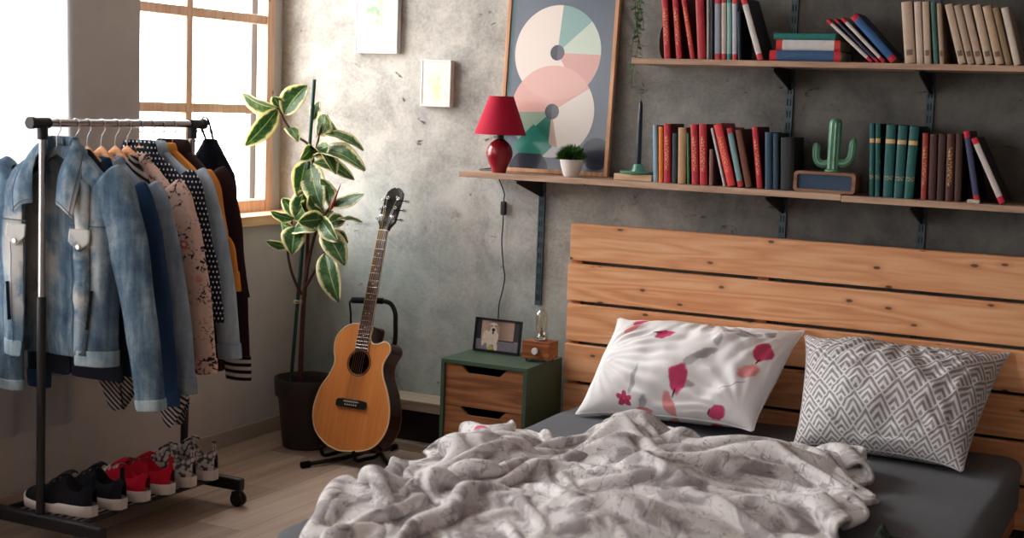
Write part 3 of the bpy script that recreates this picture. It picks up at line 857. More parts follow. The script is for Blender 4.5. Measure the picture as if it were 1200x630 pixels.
up = [
 (778, 785.5, -3.5, -6, RED, DRED, None, 'gold', 'red gilt book, first in the upper row beside the brown disc'),
 (792, 799, -5, -6, RED, DRED, None, 'gold', 'red gilt book, second in the upper row, slightly tilted'),
 (808.5, 814.3, -11.5, -6, (186, 48, 48), DRED, None, 'gold', 'slim red gilt book, third in the upper row, most tilted of the red ones'),
 (817.2, 827, -3, -7, (170, 36, 46), DRED, None, None, 'broad plain red book, fourth in the upper row'),
 (827.8, 831.4, 0, -3, (150, 146, 144), (120, 118, 118), None, None, 'thin grey book right of the broad red one, upper shelf'),
 (832, 836, 0, -4, (40, 38, 42), (30, 28, 32), None, None, 'thin black book right of the thin grey one, upper shelf'),
 (837, 844.3, 0, -2, (142, 150, 166), (110, 112, 124), (172, 50, 60), None, 'blue-grey book with red ends, upper shelf'),
 (845, 851, 0, -3, (190, 176, 166), (150, 136, 126), (172, 50, 60), None, 'beige book with red ends, upper shelf'),
 (851.5, 857, 0, -3, (136, 176, 172), (96, 136, 132), (40, 130, 124), None, 'pale teal book with green ends, upper shelf'),
 (857.5, 863.5, 0, -2, (180, 186, 200), (140, 146, 160), (196, 60, 62), None, 'pale lilac book with red ends, upper shelf'),
 (864.5, 868.6, -1, 14, (34, 52, 66), (26, 38, 50), None, None, 'dark navy book standing under the leaning white spine, upper shelf'),
 (887, 894.5, -20, -1, WHITE, (30, 30, 38), (196, 46, 56), None, 'white spined book with dark cover leaning beside the flat pile'),
]
book_row(up, Z_UP, lambda x: 70.0, 'books in the row above the candle')
diag = [
 (1018, 1024.6, -53, 24, WHITE, (90, 84, 84), (190, 30, 56), None, 'white spined book with red ends, undermost of the slanting four'),
 (1026, 1031, -51, 23, (60, 58, 84), (40, 38, 58), (190, 30, 56), None, 'navy and mauve book, second of the slanting four'),
 (1032.6, 1039, -50, 22, (204, 196, 194), (120, 110, 108), (190, 40, 56), None, 'pale thin book, third of the slanting four'),
 (1041, 1054, -50, 19, (44, 92, 148), (26, 40, 60), (190, 30, 56), None, 'thick blue book with red ends lying uppermost on the slanting books'),
]
book_row(diag, Z_UP, lambda x: 71.0, 'slanting books on the upper shelf')
cream = [
 (1060, 1073, -4.5, 2, CREAM, DCREAM, None, 'mark', 'cream book, first of the upright cream ones'),
 (1074, 1082.5, -3.5, 2, (200, 180, 166), DCREAM, None, None, 'pale unmarked cream book between two upright marked ones'),
 (1083, 1091.5, -3, 2, CREAM, DCREAM, None, 'mark', 'cream book standing left of the thin teal one'),
 (1094, 1100, -4, 3, (60, 104, 92), (40, 74, 66), None, None, 'thin teal book among the cream set'),
 (1101, 1107, -4, 4, (166, 142, 122), DCREAM, None, 'mark', 'beige book right of the thin teal one'),
 (1123, 1132.6, -17, 5, CREAM, DCREAM, None, 'mark', 'cream book, first of the tilted cream ones after the dark gap'),
 (1133.6, 1142.6, -17, 6, (178, 154, 134), DCREAM, None, 'mark', 'cream book, second of the tilted cream ones'),
 (1143.6, 1153, -17, 6, (184, 160, 140), DCREAM, None, 'mark', 'cream book, third of the tilted cream ones'),
 (1154.6, 1165, -16.5, 6, CREAM, DCREAM, None, 'mark', 'cream book, fourth of the tilted cream ones'),
 (1166.4, 1177, -16.5, 7, (186, 158, 132), DCREAM, None, 'mark', 'cream book, fifth of the tilted cream ones'),
 (1178.4, 1186.5, -16.5, 9, (140, 118, 88), (100, 84, 64), None, None, 'olive-brown book near the end of the tilted cream set'),
 (1188, 1197, -16, 9, (206, 192, 180), DCREAM, None, None, 'whitest book, last of the tilted cream set'),
]
book_row(cream, Z_UP, lambda x: 73.0, 'cream book set on the upper shelf')
right = [
 (1018, 1023.8, 1, 145, TEAL, DTEAL, None, 'bands', 'slim dark green book, first of the green set'),
 (1024.6, 1031, 1, 145, TEAL, DTEAL, None, 'bands', 'dark green book, second of the green set, upright'),
 (1034, 1045.5, 4.5, 146, TEAL, DTEAL, None, 'bands', 'dark green book, third of the green set after the gap'),
 (1046.5, 1057.5, 6, 147, TEAL, DTEAL, None, 'bands', 'dark green book, fourth of the green set'),
 (1058.5, 1069.5, 7.5, 148, (18, 88, 86), DTEAL, None, 'bands', 'dark green book, last of the green set, tilted most'),
 (1078.5, 1085.5, 2.5, 156, (146, 52, 40), (70, 24, 20), None, 'gold', 'rust red book, first of the brown set'),
 (1087, 1096, 2.5, 157, (70, 36, 30), (50, 26, 22), None, None, 'dark brown book touching the rust red one'),
 (1097, 1106, 2.5, 157, (62, 32, 28), (46, 24, 20), None, None, 'dark brown book in the middle of the brown set'),
 (1107, 1116.5, 2.5, 157, (74, 38, 30), (50, 26, 22), None, 'gold', 'dark brown book with gilt spine in the brown set'),
 (1117.5, 1126, 2.5, 157, (66, 36, 28), (44, 24, 20), None, None, 'dark brown book, last of the brown set'),
 (1141, 1148.5, -12.6, 154, (62, 66, 100), (36, 38, 60), (196, 34, 58), None, 'navy book with red ends leaning at the end of the lower shelf'),
 (1170, 1178.5, -34, 162, (200, 190, 188), (44, 36, 40), (196, 34, 58), None, 'white book with red ends leaning outermost on the lower shelf'),
]
book_row(right, Z_LOW2, lambda x: 231 + (x - 1018) * 0.06, 'books at the right end of the lower shelf')
def flat_book(x0, x1, z, th, depth, spine, board, ends, label, dy=0.0):
    a, b = at(x0, 65, -0.2), at(x1, 65, -0.2)
    make_book((a[0], -0.205 + dy, z), th, b[0] - a[0], depth, 0, spine, board, ends, None, label, 'flat pile of books on the upper shelf', flat=True)
flat_book(903, 986, Z_UP + 0.0006, 0.037, 0.17, (48, 84, 126), (30, 44, 70), (186, 30, 48), 'blue book with red ends at the bottom of the flat pile', -0.01)
flat_book(909, 984, Z_UP + 0.0384, 0.036, 0.165, (206, 204, 206), (60, 120, 70), (196, 50, 50), 'white spined book with red ends in the middle of the flat pile')
flat_book(906, 978, Z_UP + 0.0752, 0.022, 0.16, (22, 110, 104), (16, 80, 78), None, 'thin teal book on top of the flat pile')

q = at(1141, 236, -0.236)
tag(MB().box((q[0] - 0.020, -0.244, Z_LOW2 + 0.0003), (q[0] + 0.020, -0.222, Z_LOW2 + 0.0125)).build('eraser', plain((198, 190, 180), 0.7), None, smooth=0, bevel=0.003, seg=3), 'small pale eraser lying at the foot of the leaning navy book', 'eraser')
# ------------------------------------------------------------------ things on the shelves and on the wall
M_OAK = wood('light_oak_frame', (170, 122, 88), (202, 152, 116), (222, 178, 142), 'z', 1.0, 0.5)
def poster():
    BL, BR = at(584, 197, -0.065), at(713, 203, -0.065)
    W_ = BR[0] - BL[0]; H_ = 0.70
    lean = math.atan2(0.050, H_)
    r = thing('framed_poster', 'large framed print of overlapping pastel circles leaning on the wall behind the red lamp', 'picture', (BL[0], -0.078, Z_LOW + 0.0016), (-lean, 0, 0))
    # local: x across, y depth (0 front), z up
    f = MB(); b, d = 0.016, 0.022
    f.box((0, 0, 0), (b, d, H_)); f.box((W_ - b, 0, 0), (W_, d, H_)); f.box((b, 0, 0), (W_ - b, d, b)); f.box((b, 0, H_ - b), (W_ - b, d, H_))
    f.build('frame', M_OAK, r, smooth=0, bevel=0.002)
    def loc(px, py):
        # photo pixel -> poster plane coordinates
        t = 0.5
        for _ in range(8):
            y = -0.078 + t * math.sin(lean); p = at(px, py, y); t = (p[2] - Z_LOW) / math.cos(lean)
        return p[0] - BL[0], t
    c1 = loc(652.5, 62); c2 = loc(646, 131); R1 = 0.183; R2 = 0.178
    m = Mat('pastel_circle_print', 0.35, 0.4)
    p = m.xyz('Object'); X, Z = p[0], p[2]
    def disc(c, rad, px=1.0): return ((X - c[0]) * (X - c[0]) + (Z - c[1]) * (Z - c[1])).sqrt().lt(rad)
    paper = m.noise(300, 3)
    col = m.mix(paper, (88, 98, 112), (100, 110, 124))
    col = m.mix(X.lt(c1[0] - 0.19), col, (72, 104, 112))
    # lower circle: cream right, green lower left, dark green triangle, brown wedge, white band
    a2 = (Z - c2[1]).atan2(X - c2[0]); a1 = (Z - c1[1]).atan2(X - c1[0])
    low_ = m.rgb((216, 207, 198))
    low_ = m.mix(a2.lt(-1.62) * a2.gt(-3.2), low_, (138, 160, 142))
    low_ = m.mix(a2.lt(-1.62) * a2.gt(-2.42), low_, (20, 104, 92))
    low_ = m.mix(a2.gt(-1.62) * a2.lt(-1.34), low_, (182, 156, 144))
    low_ = m.mix(Z.lt(c2[1] - 0.135), low_, (196, 198, 200))
    low_ = m.mix(a2.gt(0.55) + a2.lt(-3.1), low_, (212, 164, 156))
    col = m.mix(disc(c2, R2), col, low_)
    up_ = m.rgb((222, 210, 202))
    up_ = m.mix(a1.gt(0.72) * a1.lt(1.5), up_, (130, 164, 162))
    up_ = m.mix(a1.gt(-0.03) * a1.lt(0.72), up_, (188, 202, 188))
    up_ = m.mix(a1.lt(-0.03) * a1.gt(-1.0), up_, (206, 158, 150))
    both = disc(c1, R1) * disc(c2, R2)
    col = m.mix(disc(c1, R1), col, up_)
    col = m.mix(both, col, (216, 172, 162))
    # footing: a green diamond and two dark half discs
    dm = ((X - (c2[0] - 0.075)).abs() * 1.0 + (Z - 0.105).abs()).lt(0.085)
    col = m.mix(dm, col, (26, 118, 102))
    col = m.mix(disc((c2[0] - 0.085, 0.005), 0.085) * Z.lt(0.075), col, (28, 34, 52))
    col = m.mix(disc((W_ - 0.055, 0.085), 0.062), col, (34, 40, 56))
    for c in (c1, c2):
        col = m.mix(disc(c, 0.030), col, (84, 84, 94)); col = m.mix(disc(c, 0.030) * X.lt(c[0]), col, (48, 52, 66))
    m.base(col)
    m.b.inputs['Coat Weight'].default_value = 0.35; m.b.inputs['Coat Roughness'].default_value = 0.08
    MB().box((b, 0.006, b), (W_ - b, 0.012, H_ - b)).build('print', m.m, r, smooth=0)
poster()

def canvas(x0, x1, z0, z1, label, seed, spots):
    r = thing('wall_picture', label, 'picture', (x0, 0, z0), group='small framed pictures on the concrete wall')
    W_, H_ = x1 - x0, z1 - z0
    m = Mat('watercolour_print', 0.7, 0.2); p = m.xyz('Object')
    n = m.noise(18, 5); n2 = m.noise(45, 4)
    u = p[0] / W_ + (n - 0.5) * 0.5; v = p[2] / H_ + (m.noise(21, 5) - 0.5) * 0.4
    col = m.mix(n2, (196, 196, 194), (212, 212, 210))
    for cx, cy, rx, ry, c, k in spots: col = m.mix(ell(u, v, cx, cy, rx, ry, 0, 0.6) * n2.ss(0.3, 0.65) * k, col, c)
    m.base(col)
    MB().box((0.004, -0.029, 0.004), (W_ - 0.004, -0.0275, H_ - 0.004)).build('print', m.m, r, smooth=0)
    f = MB(); t = 0.007
    f.box((0, -0.031, 0), (t, -0.0004, H_)); f.box((W_ - t, -0.031, 0), (W_, -0.0004, H_)); f.box((t, -0.031, 0), (W_ - t, -0.0004, t)); f.box((t, -0.031, H_ - t), (W_ - t, -0.0004, H_))
    f.build('frame', plain((214, 210, 206), 0.5), r, smooth=0, bevel=0.001)
    MB().box((t, -0.0275, t), (W_ - t, -0.006, H_ - t)).build('backing', plain((120, 112, 104), 0.8), r, smooth=0)
canvas(0.271, 0.476, 1.616, 1.905, 'larger white framed watercolour of a green tree on the concrete wall', 1,
       [(.5, .62, .30, .24, (186, 204, 150), 0.8), (.42, .60, .16, .10, (104, 150, 128), 0.8), (.60, .46, .12, .12, (146, 178, 124), 0.8), (.52, .36, .05, .16, (150, 170, 150), 0.7), (.68, .66, .12, .14, (214, 206, 136), 0.6)])
canvas(0.595, 0.733, 1.406, 1.594, 'smaller white framed print with a faint yellow-green sprig on the concrete wall', 2,
       [(.45, .5, .25, .2, (214, 218, 150), 0.7), (.55, .3, .16, .14, (226, 208, 130), 0.6), (.6, .55, .1, .1, (150, 192, 160), 0.6)])

# red table lamp with its cord
def red_lamp():
    b = at(584.5, 204.6, -0.195)
    r = thing('table_lamp', 'red ceramic table lamp with red cloth shade at the left end of the lower shelf', 'lamp', (b[0], -0.195, Z_LOW + 0.0006))
    m = Mat('red_glaze', 0.22, 0.5); n = m.noise(20, 3); m.base(m.mix(n, (122, 18, 32), (150, 28, 42)))
    MB().lathe([(0.0, 0), (0.026, 0), (0.028, 0.004), (0.030, 0.014), (0.042, 0.040), (0.050, 0.064), (0.051, 0.078), (0.046, 0.098), (0.034, 0.115), (0.022, 0.124), (0.016, 0.128), (0.0, 0.128)], 40).build('base', m.m, r, smooth=60)
    MB().lathe([(0.013, 0.1275), (0.013, 0.150), (0.016, 0.152), (0.016, 0.175), (0.010, 0.18), (0.010, 0.205), (0.0, 0.206)], 24).build('socket', M_BLACKMETAL, r, smooth=40)
    s = Mat('red_shade_cloth', 0.85, 0.2); n = s.noise(260, 2); s.base(s.mix(n, (150, 16, 44), (176, 28, 56))); s.bump(n, 0.2, 0.001)
    s.b.inputs['Subsurface Weight'].default_value = 0.0
    MB().lathe([(0.101, 0.146), (0.099, 0.150), (0.048, 0.290), (0.047, 0.292), (0.0455, 0.290), (0.097, 0.150), (0.101, 0.146)], 56).build('lamp_shade', s.m, r, smooth=60)
    sp = MB()
    for a in (0, 2 * PI / 3, 4 * PI / 3): sp.tube([(0.008 * math.cos(a), 0.008 * math.sin(a), 0.203), (0.046 * math.cos(a), 0.046 * math.sin(a), 0.285)], 0.0016, 6)
    sp.build('shade_carrier', M_BLACKMETAL, r)
    L = np.array([b[0], -0.195, Z_LOW])
    pts = [(b[0] - 0.028, -0.19, Z_LOW + 0.007), (0.945, -0.15, Z_LOW + 0.0045), (0.930, -0.08, Z_LOW + 0.0045), (0.928, -0.02, Z_LOW + 0.0055), (0.930, -0.0062, Z_LOW + 0.001), (0.935, -0.006, Z_LOW - 0.012), (0.955, -0.0062, Z_LOW - 0.034)]
    for px, py in ((590.8, 226), (590.5, 234), (590, 246), (589.5, 262), (588, 285), (590, 312), (591.5, 326), (588, 344), (585, 356), (584, 372), (584, 400)): pts.append(tuple(at(px, py, -0.010)))
    pts.append((pts[-1][0] + 0.005, -0.010, 0.30))
    c = spline(pts, 90) - L
    MB().tube(c, 0.0026, 8).build('power_cord', M_BLACKMETAL, r, smooth=180)
    q = at(590, 244, -0.013) - L
    MB().box((q[0] - 0.012, q[1] - 0.008, q[2] - 0.028), (q[0] + 0.012, q[1] + 0.009, q[2] + 0.028)).build('cord_switch', M_BLACKMETAL, r, smooth=0, bevel=0.006, seg=3)
red_lamp()

# small grass pot
def grass_pot():
    b = at(669, 209.5, -0.19)
    r = thing('potted_plant', 'tiny round grass plant in a white pot in front of the poster', 'plant', (b[0], -0.19, Z_LOW + 0.0004))
    MB().lathe([(0.0, 0), (0.026, 0), (0.030, 0.006), (0.040, 0.040), (0.045, 0.062), (0.046, 0.066), (0.043, 0.066), (0.040, 0.058), (0.0, 0.056)], 36).build('pot', plain((226, 218, 214), 0.5, 0.4, var=0.04), r, smooth=50)
    g = MB(); rr = random.Random(3)
    for k in range(900):
        th = rr.uniform(0, 2 * PI); ph = math.acos(rr.uniform(-0.15, 1.0)); R_ = 0.060 * rr.uniform(0.75, 1.04)
        d = np.array([math.sin(ph) * math.cos(th) * 1.12, math.sin(ph) * math.sin(th) * 1.12, math.cos(ph) * 0.95])
        t = d * R_ + np.array([0, 0, 0.072]); o = d * R_ * 0.35 + np.array([0, 0, 0.066])
        s = np.cross(d, [rr.uniform(-1, 1), rr.uniform(-1, 1), rr.uniform(-1, 1)]); s = s / (np.linalg.norm(s) + 1e-6) * 0.0024
        mdl = (o + t) / 2 + np.array([0, 0, 0.003])
        g.add([o - s, o + s, mdl + s * 0.9, t, mdl - s * 0.9], [(0, 1, 2, 3, 4)])
    gm = Mat('grass_blades', 0.6, 0.3); n = gm.noise(60, 2); gm.base(gm.mix(n, (24, 62, 22), (72, 116, 46)))
    g.build('foliage', gm.m, r, smooth=0, fixn=False)
grass_pot()

# candle in a green holder on a wooden block
b = at(747, 209, -0.15)
r = thing('wooden_block', 'small flat wooden block under the green candle holder on the lower shelf', 'block', (b[0], -0.15, Z_LOW + 0.0003))
MB().box((-0.075, -0.05, 0), (0.075, 0.05, 0.024)).build('wood_body', wood('block_wood', (176, 136, 104), (204, 170, 138), (220, 190, 160), 'x'), r, smooth=0, bevel=0.003)
r = thing('candle_holder', 'low green glass candle holder on the small wooden block', 'candle holder', (b[0], -0.15, Z_LOW + 0.0247))
mg = plain((86, 150, 128), 0.2, 0.6, var=0.1)
MB().lathe([(0.0, 0), (0.060, 0), (0.066, 0.006), (0.067, 0.011), (0.060, 0.010), (0.024, 0.010), (0.020, 0.020), (0.018, 0.034), (0.0135, 0.036), (0.0125, 0.030), (0.0, 0.028)], 40).build('dish', mg, r, smooth=50)
r = thing('taper_candle', 'tall black taper candle standing in the green holder', 'candle', (b[0], -0.15, Z_LOW + 0.0552))
MB().lathe([(0.0, 0), (0.0105, 0), (0.0105, 0.05), (0.0095, 0.14), (0.0070, 0.225), (0.004, 0.236), (0.0, 0.238)], 24).build('wax', plain((30, 36, 48), 0.4, 0.4), r, smooth=50)
MB().tube([(0, 0, 0.237), (0.001, 0, 0.246)], 0.001, 6).build('wick', M_BLACKMETAL, r)

# trailing green plant beside the upper shelf
def ivy():
    top = np.array([*at(748, 0, -0.10)]); top[2] = 2.02
    r = thing('trailing_plant', 'thin trailing green plant hanging at the left end of the upper shelf', 'plant', tuple(top))
    MB().tube([(0, 0.0995, 0.03), (0, 0.02, 0.03), (0, 0, 0.02), (0, -0.01, 0.03)], 0.003, 8).build('hook', M_BLACKMETAL, r)
    rr = random.Random(9); st = MB(); lf = MB()
    for s in range(4):
        Ln = [0.52, 0.44, 0.36, 0.30][s]; x0, y0 = rr.uniform(-.012, .012), rr.uniform(-.012, .012)
        pts = [(0, 0, 0.02)] + [(x0 + 0.008 * math.sin(k * 1.3 + s), y0 + 0.006 * math.cos(k * 1.1 + s), -Ln * k / 9) for k in range(1, 10)]
        c = spline(pts, 50); st.tube(c, 0.0012, 6)
        for i in range(4, 50, 2):
            p = c[i]; a = rr.uniform(0, 2 * PI); L = rr.uniform(0.022, 0.036)
            d = np.array([math.cos(a), math.sin(a), rr.uniform(-0.7, 0.1)]); d /= np.linalg.norm(d)
            sd = np.cross(d, [0, 0, 1]); sd /= np.linalg.norm(sd); w = L * 0.34
            lf.add([p, p + d * L * 0.35 + sd * w, p + d * L * 0.75 + sd * w * 0.7, p + d * L, p + d * L * 0.75 - sd * w * 0.7, p + d * L * 0.35 - sd * w, p + d * L * 0.5 - np.array([0, 0, 0.003])],
                   [(0, 1, 6), (1, 2, 6), (2, 3, 6), (3, 4, 6), (4, 5, 6), (5, 0, 6)])
    st.build('stem', plain((70, 96, 60), 0.7), r, smooth=180)
    lm = Mat('ivy_leaf', 0.5, 0.35); n = lm.noise(40, 2); lm.base(lm.mix(n, (44, 84, 48), (112, 148, 96)))
    lf.build('foliage', lm.m, r, smooth=0, fixn=False)
ivy()

# brown disc beside the red books on the upper shelf
b = at(773.5, 70, -0.12)
r = thing('wooden_plate', 'dark brown round plate standing on edge beside the first red upper-shelf book', 'plate', (b[0] + 0.004, -0.10, Z_UP + 0.066), (0, PI / 2, 0))
MB().lathe([(0.0, -0.004), (0.045, -0.004), (0.064, 0.004), (0.0655, 0.007), (0.062, 0.008), (0.044, 0.0015), (0.0, 0.0015)], 40).build('turned_wood', plain((64, 36, 30), 0.5), r, smooth=50)

# retro radio and the cactus figure
def radio():
    a, c = at(929, 224, -0.215), at(1001.5, 227, -0.215)
    W_ = c[0] - a[0]; H_ = at(929, 199.5, -0.215)[2] - Z_LOW
    r = thing('radio', 'small wooden radio with rounded corners and blue-grey cloth front on the lower shelf', 'radio', (a[0], -0.215, Z_LOW + 0.0003))
    def rr(x0, z0, x1, z1, rad, n=7):
        o = []
        for cx, cz, a0 in ((x1 - rad, z1 - rad, 0), (x0 + rad, z1 - rad, 90), (x0 + rad, z0 + rad, 180), (x1 - rad, z0 + rad, 270)):
            for q in range(n):
                t = math.radians(a0 + 90 * q / (n - 1)); o.append((cx + rad * math.cos(t), cz + rad * math.sin(t)))
        return o
    out = rr(0, 0, W_, H_, 0.014); inn = rr(0.012, 0.010, W_ - 0.012, H_ - 0.010, 0.008)
    m = MB(); n = len(out)
    V = [(x, 0, z) for x, z in out] + [(x, 0, z) for x, z in inn] + [(x, 0.10, z) for x, z in out] + [(x, 0.008, z) for x, z in inn]
    F = []
    for i in range(n):
        j = (i + 1) % n
        F += [(i, j, n + j, n + i), (i, 2 * n + i, 2 * n + j, j), (n + i, n + j, 3 * n + j, 3 * n + i)]
    F.append(tuple(2 * n + i for i in range(n)))
    m.add(V, F)
    m.build('case', wood('radio_wood', (104, 70, 50), (138, 98, 74), (160, 120, 92), 'x'), r, smooth=30)
    mf = Mat('radio_cloth', 0.8, 0.2); q = mf.noise(220, 2); mf.base(mf.mix(q, (48, 66, 88), (74, 94, 116)))
    MB().prism(inn, 0.008, 0.011).build('speaker_cloth', mf.m, r, smooth=0)
    q = MB()
    for x in (W_ * 0.62, W_ * 0.86): q.lathe([(0.0, 0), (0.011, 0), (0.011, 0.006), (0.009, 0.009), (0.0, 0.009)], 20, mat=Matrix.Translation((x, 0.0085, H_ * 0.5)) @ Matrix.Rotation(PI / 2, 4, 'X')) if False else None
    t = at(977, 200, -0.16)
    k = thing('cactus_figure', 'pale green cactus shaped figure with two raised arms standing on the radio', 'cactus figure', (t[0], -0.17, Z_LOW + H_ + 0.0009))
    mc = Mat('pale_green_ceramic', 0.35, 0.5); n_ = mc.noise(30, 3); mc.base(mc.mix(n_, (66, 116, 92), (100, 150, 122)))
    def ribbed(path, rad, n=20):
        mb = MB(); P = spline(path, 26); kk = len(P)
        rs = [rad * (min(1, (1 - (max(0, (i / (kk - 1) - 0.86) / 0.14)) ** 2)) ** 0.5 if i < kk - 1 else 0.02) for i in range(kk)]
        mb.tube(P, rs, n)
        # ribs: push alternate columns outwards
        c = np.array(mb.v).reshape(kk, n, 3); ctr = c.mean(1, keepdims=True)
        c = ctr + (c - ctr) * (1 + 0.10 * (np.arange(n) % 2 * 2 - 1))[None, :, None]
        mb.v = [tuple(x) for x in c.reshape(-1, 3)]
        return mb
    H = 0.185
    MB().lathe([(0, 0), (0.030, 0), (0.030, 0.006), (0.018, 0.010), (0, 0.010)], 28).build('foot', mc.m, k, smooth=50)
    ribbed([(0, 0, 0.006), (0, 0, 0.06), (0, 0, 0.12), (0, 0, H)], 0.021).build('trunk', mc.m, k, smooth=80)
    ribbed([(-0.012, 0, 0.028), (-0.042, 0, 0.026), (-0.060, 0, 0.045), (-0.062, 0, 0.098)], 0.0125).build('arm', mc.m, k, smooth=80)
    ribbed([(0.012, 0, 0.032), (0.040, 0, 0.032), (0.060, 0, 0.055), (0.064, 0, 0.120)], 0.0125).build('arm', mc.m, k, smooth=80)
radio()

# ------------------------------------------------------------------ bedside: cabinet, photo, wooden bulb lamp, low ledge
M_GREEN = plain((62, 82, 66), 0.45, 0.4, var=0.07, scale=12, name='dark_green_lacquer')
M_DRAWER = wood('walnut_drawer', (98, 58, 36), (146, 96, 62), (172, 122, 84), 'x', 0.9, 0.5, plank=(2, 0.171, 0.10))
def nightstand():
    X0, X1, Y0, Y1, Z0, Z1 = 0.924, 1.292, -0.375, -0.060, 0.094, 0.450
    r = thing('nightstand', 'dark green bedside cabinet with two walnut drawers left of the bed', 'nightstand', (X0, Y0, 0))
    W_, D_ = X1 - X0, Y1 - Y0; t = 0.016
    c = MB()
    c.box((0, 0, Z1 - t), (W_, D_, Z1)); c.box((0, 0, Z0), (W_, D_, Z0 + t)); c.box((0, 0, Z0 + t), (t, D_, Z1 - t)); c.box((W_ - t, 0, Z0 + t), (W_, D_, Z1 - t)); c.box((t, D_ - t, Z0 + t), (W_ - t, D_, Z1 - t))
    c.build('cabinet_body', M_GREEN, r, smooth=0, bevel=0.0015)
    h = (Z1 - Z0 - 2 * t - 0.004) / 2; w0, w1 = t + 0.0025, W_ - t - 0.0025
    for i in range(2):
        zt = Z1 - t - 0.001 - i * (h + 0.003); zb = zt - h; wc = (w0 + w1) / 2
        nd = 0.030; a = 0.098; b_ = 0.066
        f = MB(); y0, y1 = 0.006, 0.022
        poly = [(w0, zb), (w1, zb), (w1, zt), (wc + a, zt), (wc + b_, zt - nd), (wc - b_, zt - nd), (wc - a, zt), (w0, zt)]
        # front built of convex pieces so the cut-out stays clean
        f.prism(poly, y0, y1)
        d = f.build('drawer', M_DRAWER, r, smooth=0, bevel=0.001)
        bx = MB(); bx.box((w0 + 0.01, y1, zb + 0.004), (w0 + 0.02, D_ - 0.03, zt - 0.02)); bx.box((w1 - 0.02, y1, zb + 0.004), (w1 - 0.01, D_ - 0.03, zt - 0.02)); bx.box((w0 + 0.02, y1, zb + 0.004), (w1 - 0.02, D_ - 0.03, zb + 0.012)); bx.box((w0 + 0.02, D_ - 0.04, zb + 0.012), (w1 - 0.02, D_ - 0.03, zt - 0.02))
        bx.build('drawer_box', plain((52, 40, 34), 0.7), d, smooth=0)
    for x in (0.0, W_ - 0.028):
        for y in (0.006, D_ - 0.034): MB().box((x, y, 0), (x + 0.028, y + 0.028, Z0 + 0.0005)).build('leg', M_GREEN, r, smooth=0, bevel=0.001)
    return X0, Y0, Z1
nightstand()
# a few paperbacks stacked below the cabinet
for i, (x, c, w, lab) in enumerate([(0.966, (176, 96, 60), 0.018, 'orange paperback standing on the floor under the bedside cabinet'), (0.988, (60, 66, 80), 0.014, 'dark grey paperback on the floor under the cabinet beside the orange one'), (1.008, (206, 150, 130), 0.020, 'pink paperback on the floor under the bedside cabinet')]):
    make_book((x, -0.30, 0.0), w, 0.082, 0.13, 0, c, tuple(v * 0.7 for v in c), None, None, lab, 'paperbacks under the bedside cabinet')

def dog_photo():
    p0, p1 = at(553.5, 409, -0.16), at(607.5, 411.5, -0.16)
    W_ = p1[0] - p0[0]; H_ = 0.134
    r = thing('photo_frame', 'black framed photograph of a pale dog standing on the bedside cabinet', 'photo frame', (p0[0], -0.16, 0.4530), (-0.14, 0, 0))
    f = MB(); b = 0.008; d = 0.014
    f.box((0, 0, 0), (b, d, H_)); f.box((W_ - b, 0, 0), (W_, d, H_)); f.box((b, 0, 0), (W_ - b, d, b + 0.002)); f.box((b, 0, H_ - b), (W_ - b, d, H_))
    f.build('frame', plain((16, 16, 18), 0.35, 0.4), r, smooth=0, bevel=0.001)
    m = Mat('dog_photograph', 0.3, 0.4); n = m.nt.nodes.new('ShaderNodeSeparateXYZ'); m.nt.links.new(m.coord('Generated'), n.inputs[0])
    u, v = E(m.nt, n.outputs[0]), E(m.nt, n.outputs[2])
    q = m.noise(90, 4); uw = u + (q - 0.5) * 0.03; vw = v + (q - 0.5) * 0.03
    col = m.mix(v.ss(0.32, 0.38), m.mix(q, (92, 88, 98), (130, 124, 132)), m.mix(((u * 9.0).sin() * 0.5 + 0.5), (126, 100, 88), (164, 138, 122)))
    col = m.mix(u.lt(0.12) * v.gt(0.35), col, (44, 46, 54)); col = m.mix(u.gt(0.88) * v.gt(0.36), col, (52, 50, 58))
    col = m.mix(u.gt(0.5) * u.lt(0.9) * v.gt(0.33) * v.lt(0.37), col, (50, 40, 40))
    fur = m.mix(q, (176, 158, 142), (216, 202, 188))
    for e in ((.30, .42, .14, .24, 12), (.42, .45, .11, .26, 0), (.19, .33, .045, .20, -8), (.31, .16, .04, .15, 0), (.47, .15, .045, .16, 6), (.40, .76, .12, .17, 0)): col = m.mix(ell(uw, vw, *e, 0.15), col, fur)
    for e in ((.50, .74, .04, .13, 8), (.30, .74, .035, .12, -8)): col = m.mix(ell(uw, vw, *e, 0.3), col, (150, 128, 110))
    for e in ((.40, .69, .04, .06, 0), (.36, .82, .018, .025, 0), (.44, .82, .018, .025, 0), (.395, .59, .02, .05, 0)): col = m.mix(ell(u, v, *e, 0.3), col, (32, 28, 30))
    col = m.mix(ell(u, v, .36, .09, .06, .07, 0, 0.2), col, (172, 162, 74))
    m.base(col)
    MB().box((b, 0.004, b), (W_ - b, 0.006, H_ - b)).build('photograph', m.m, r, smooth=0)
    MB().box((b, 0.006, b), (W_ - b, 0.013, H_ - b)).build('back_panel', M_BLACKMETAL, r, smooth=0)
    MB().box((W_ / 2 - 0.02, 0.0145, 0.0185), (W_ / 2 + 0.02, 0.0165, 0.09), mat=Matrix.Rotation(-0.28, 4, 'X')).build('strut', M_BLACKMETAL, r, smooth=0)
dog_photo()

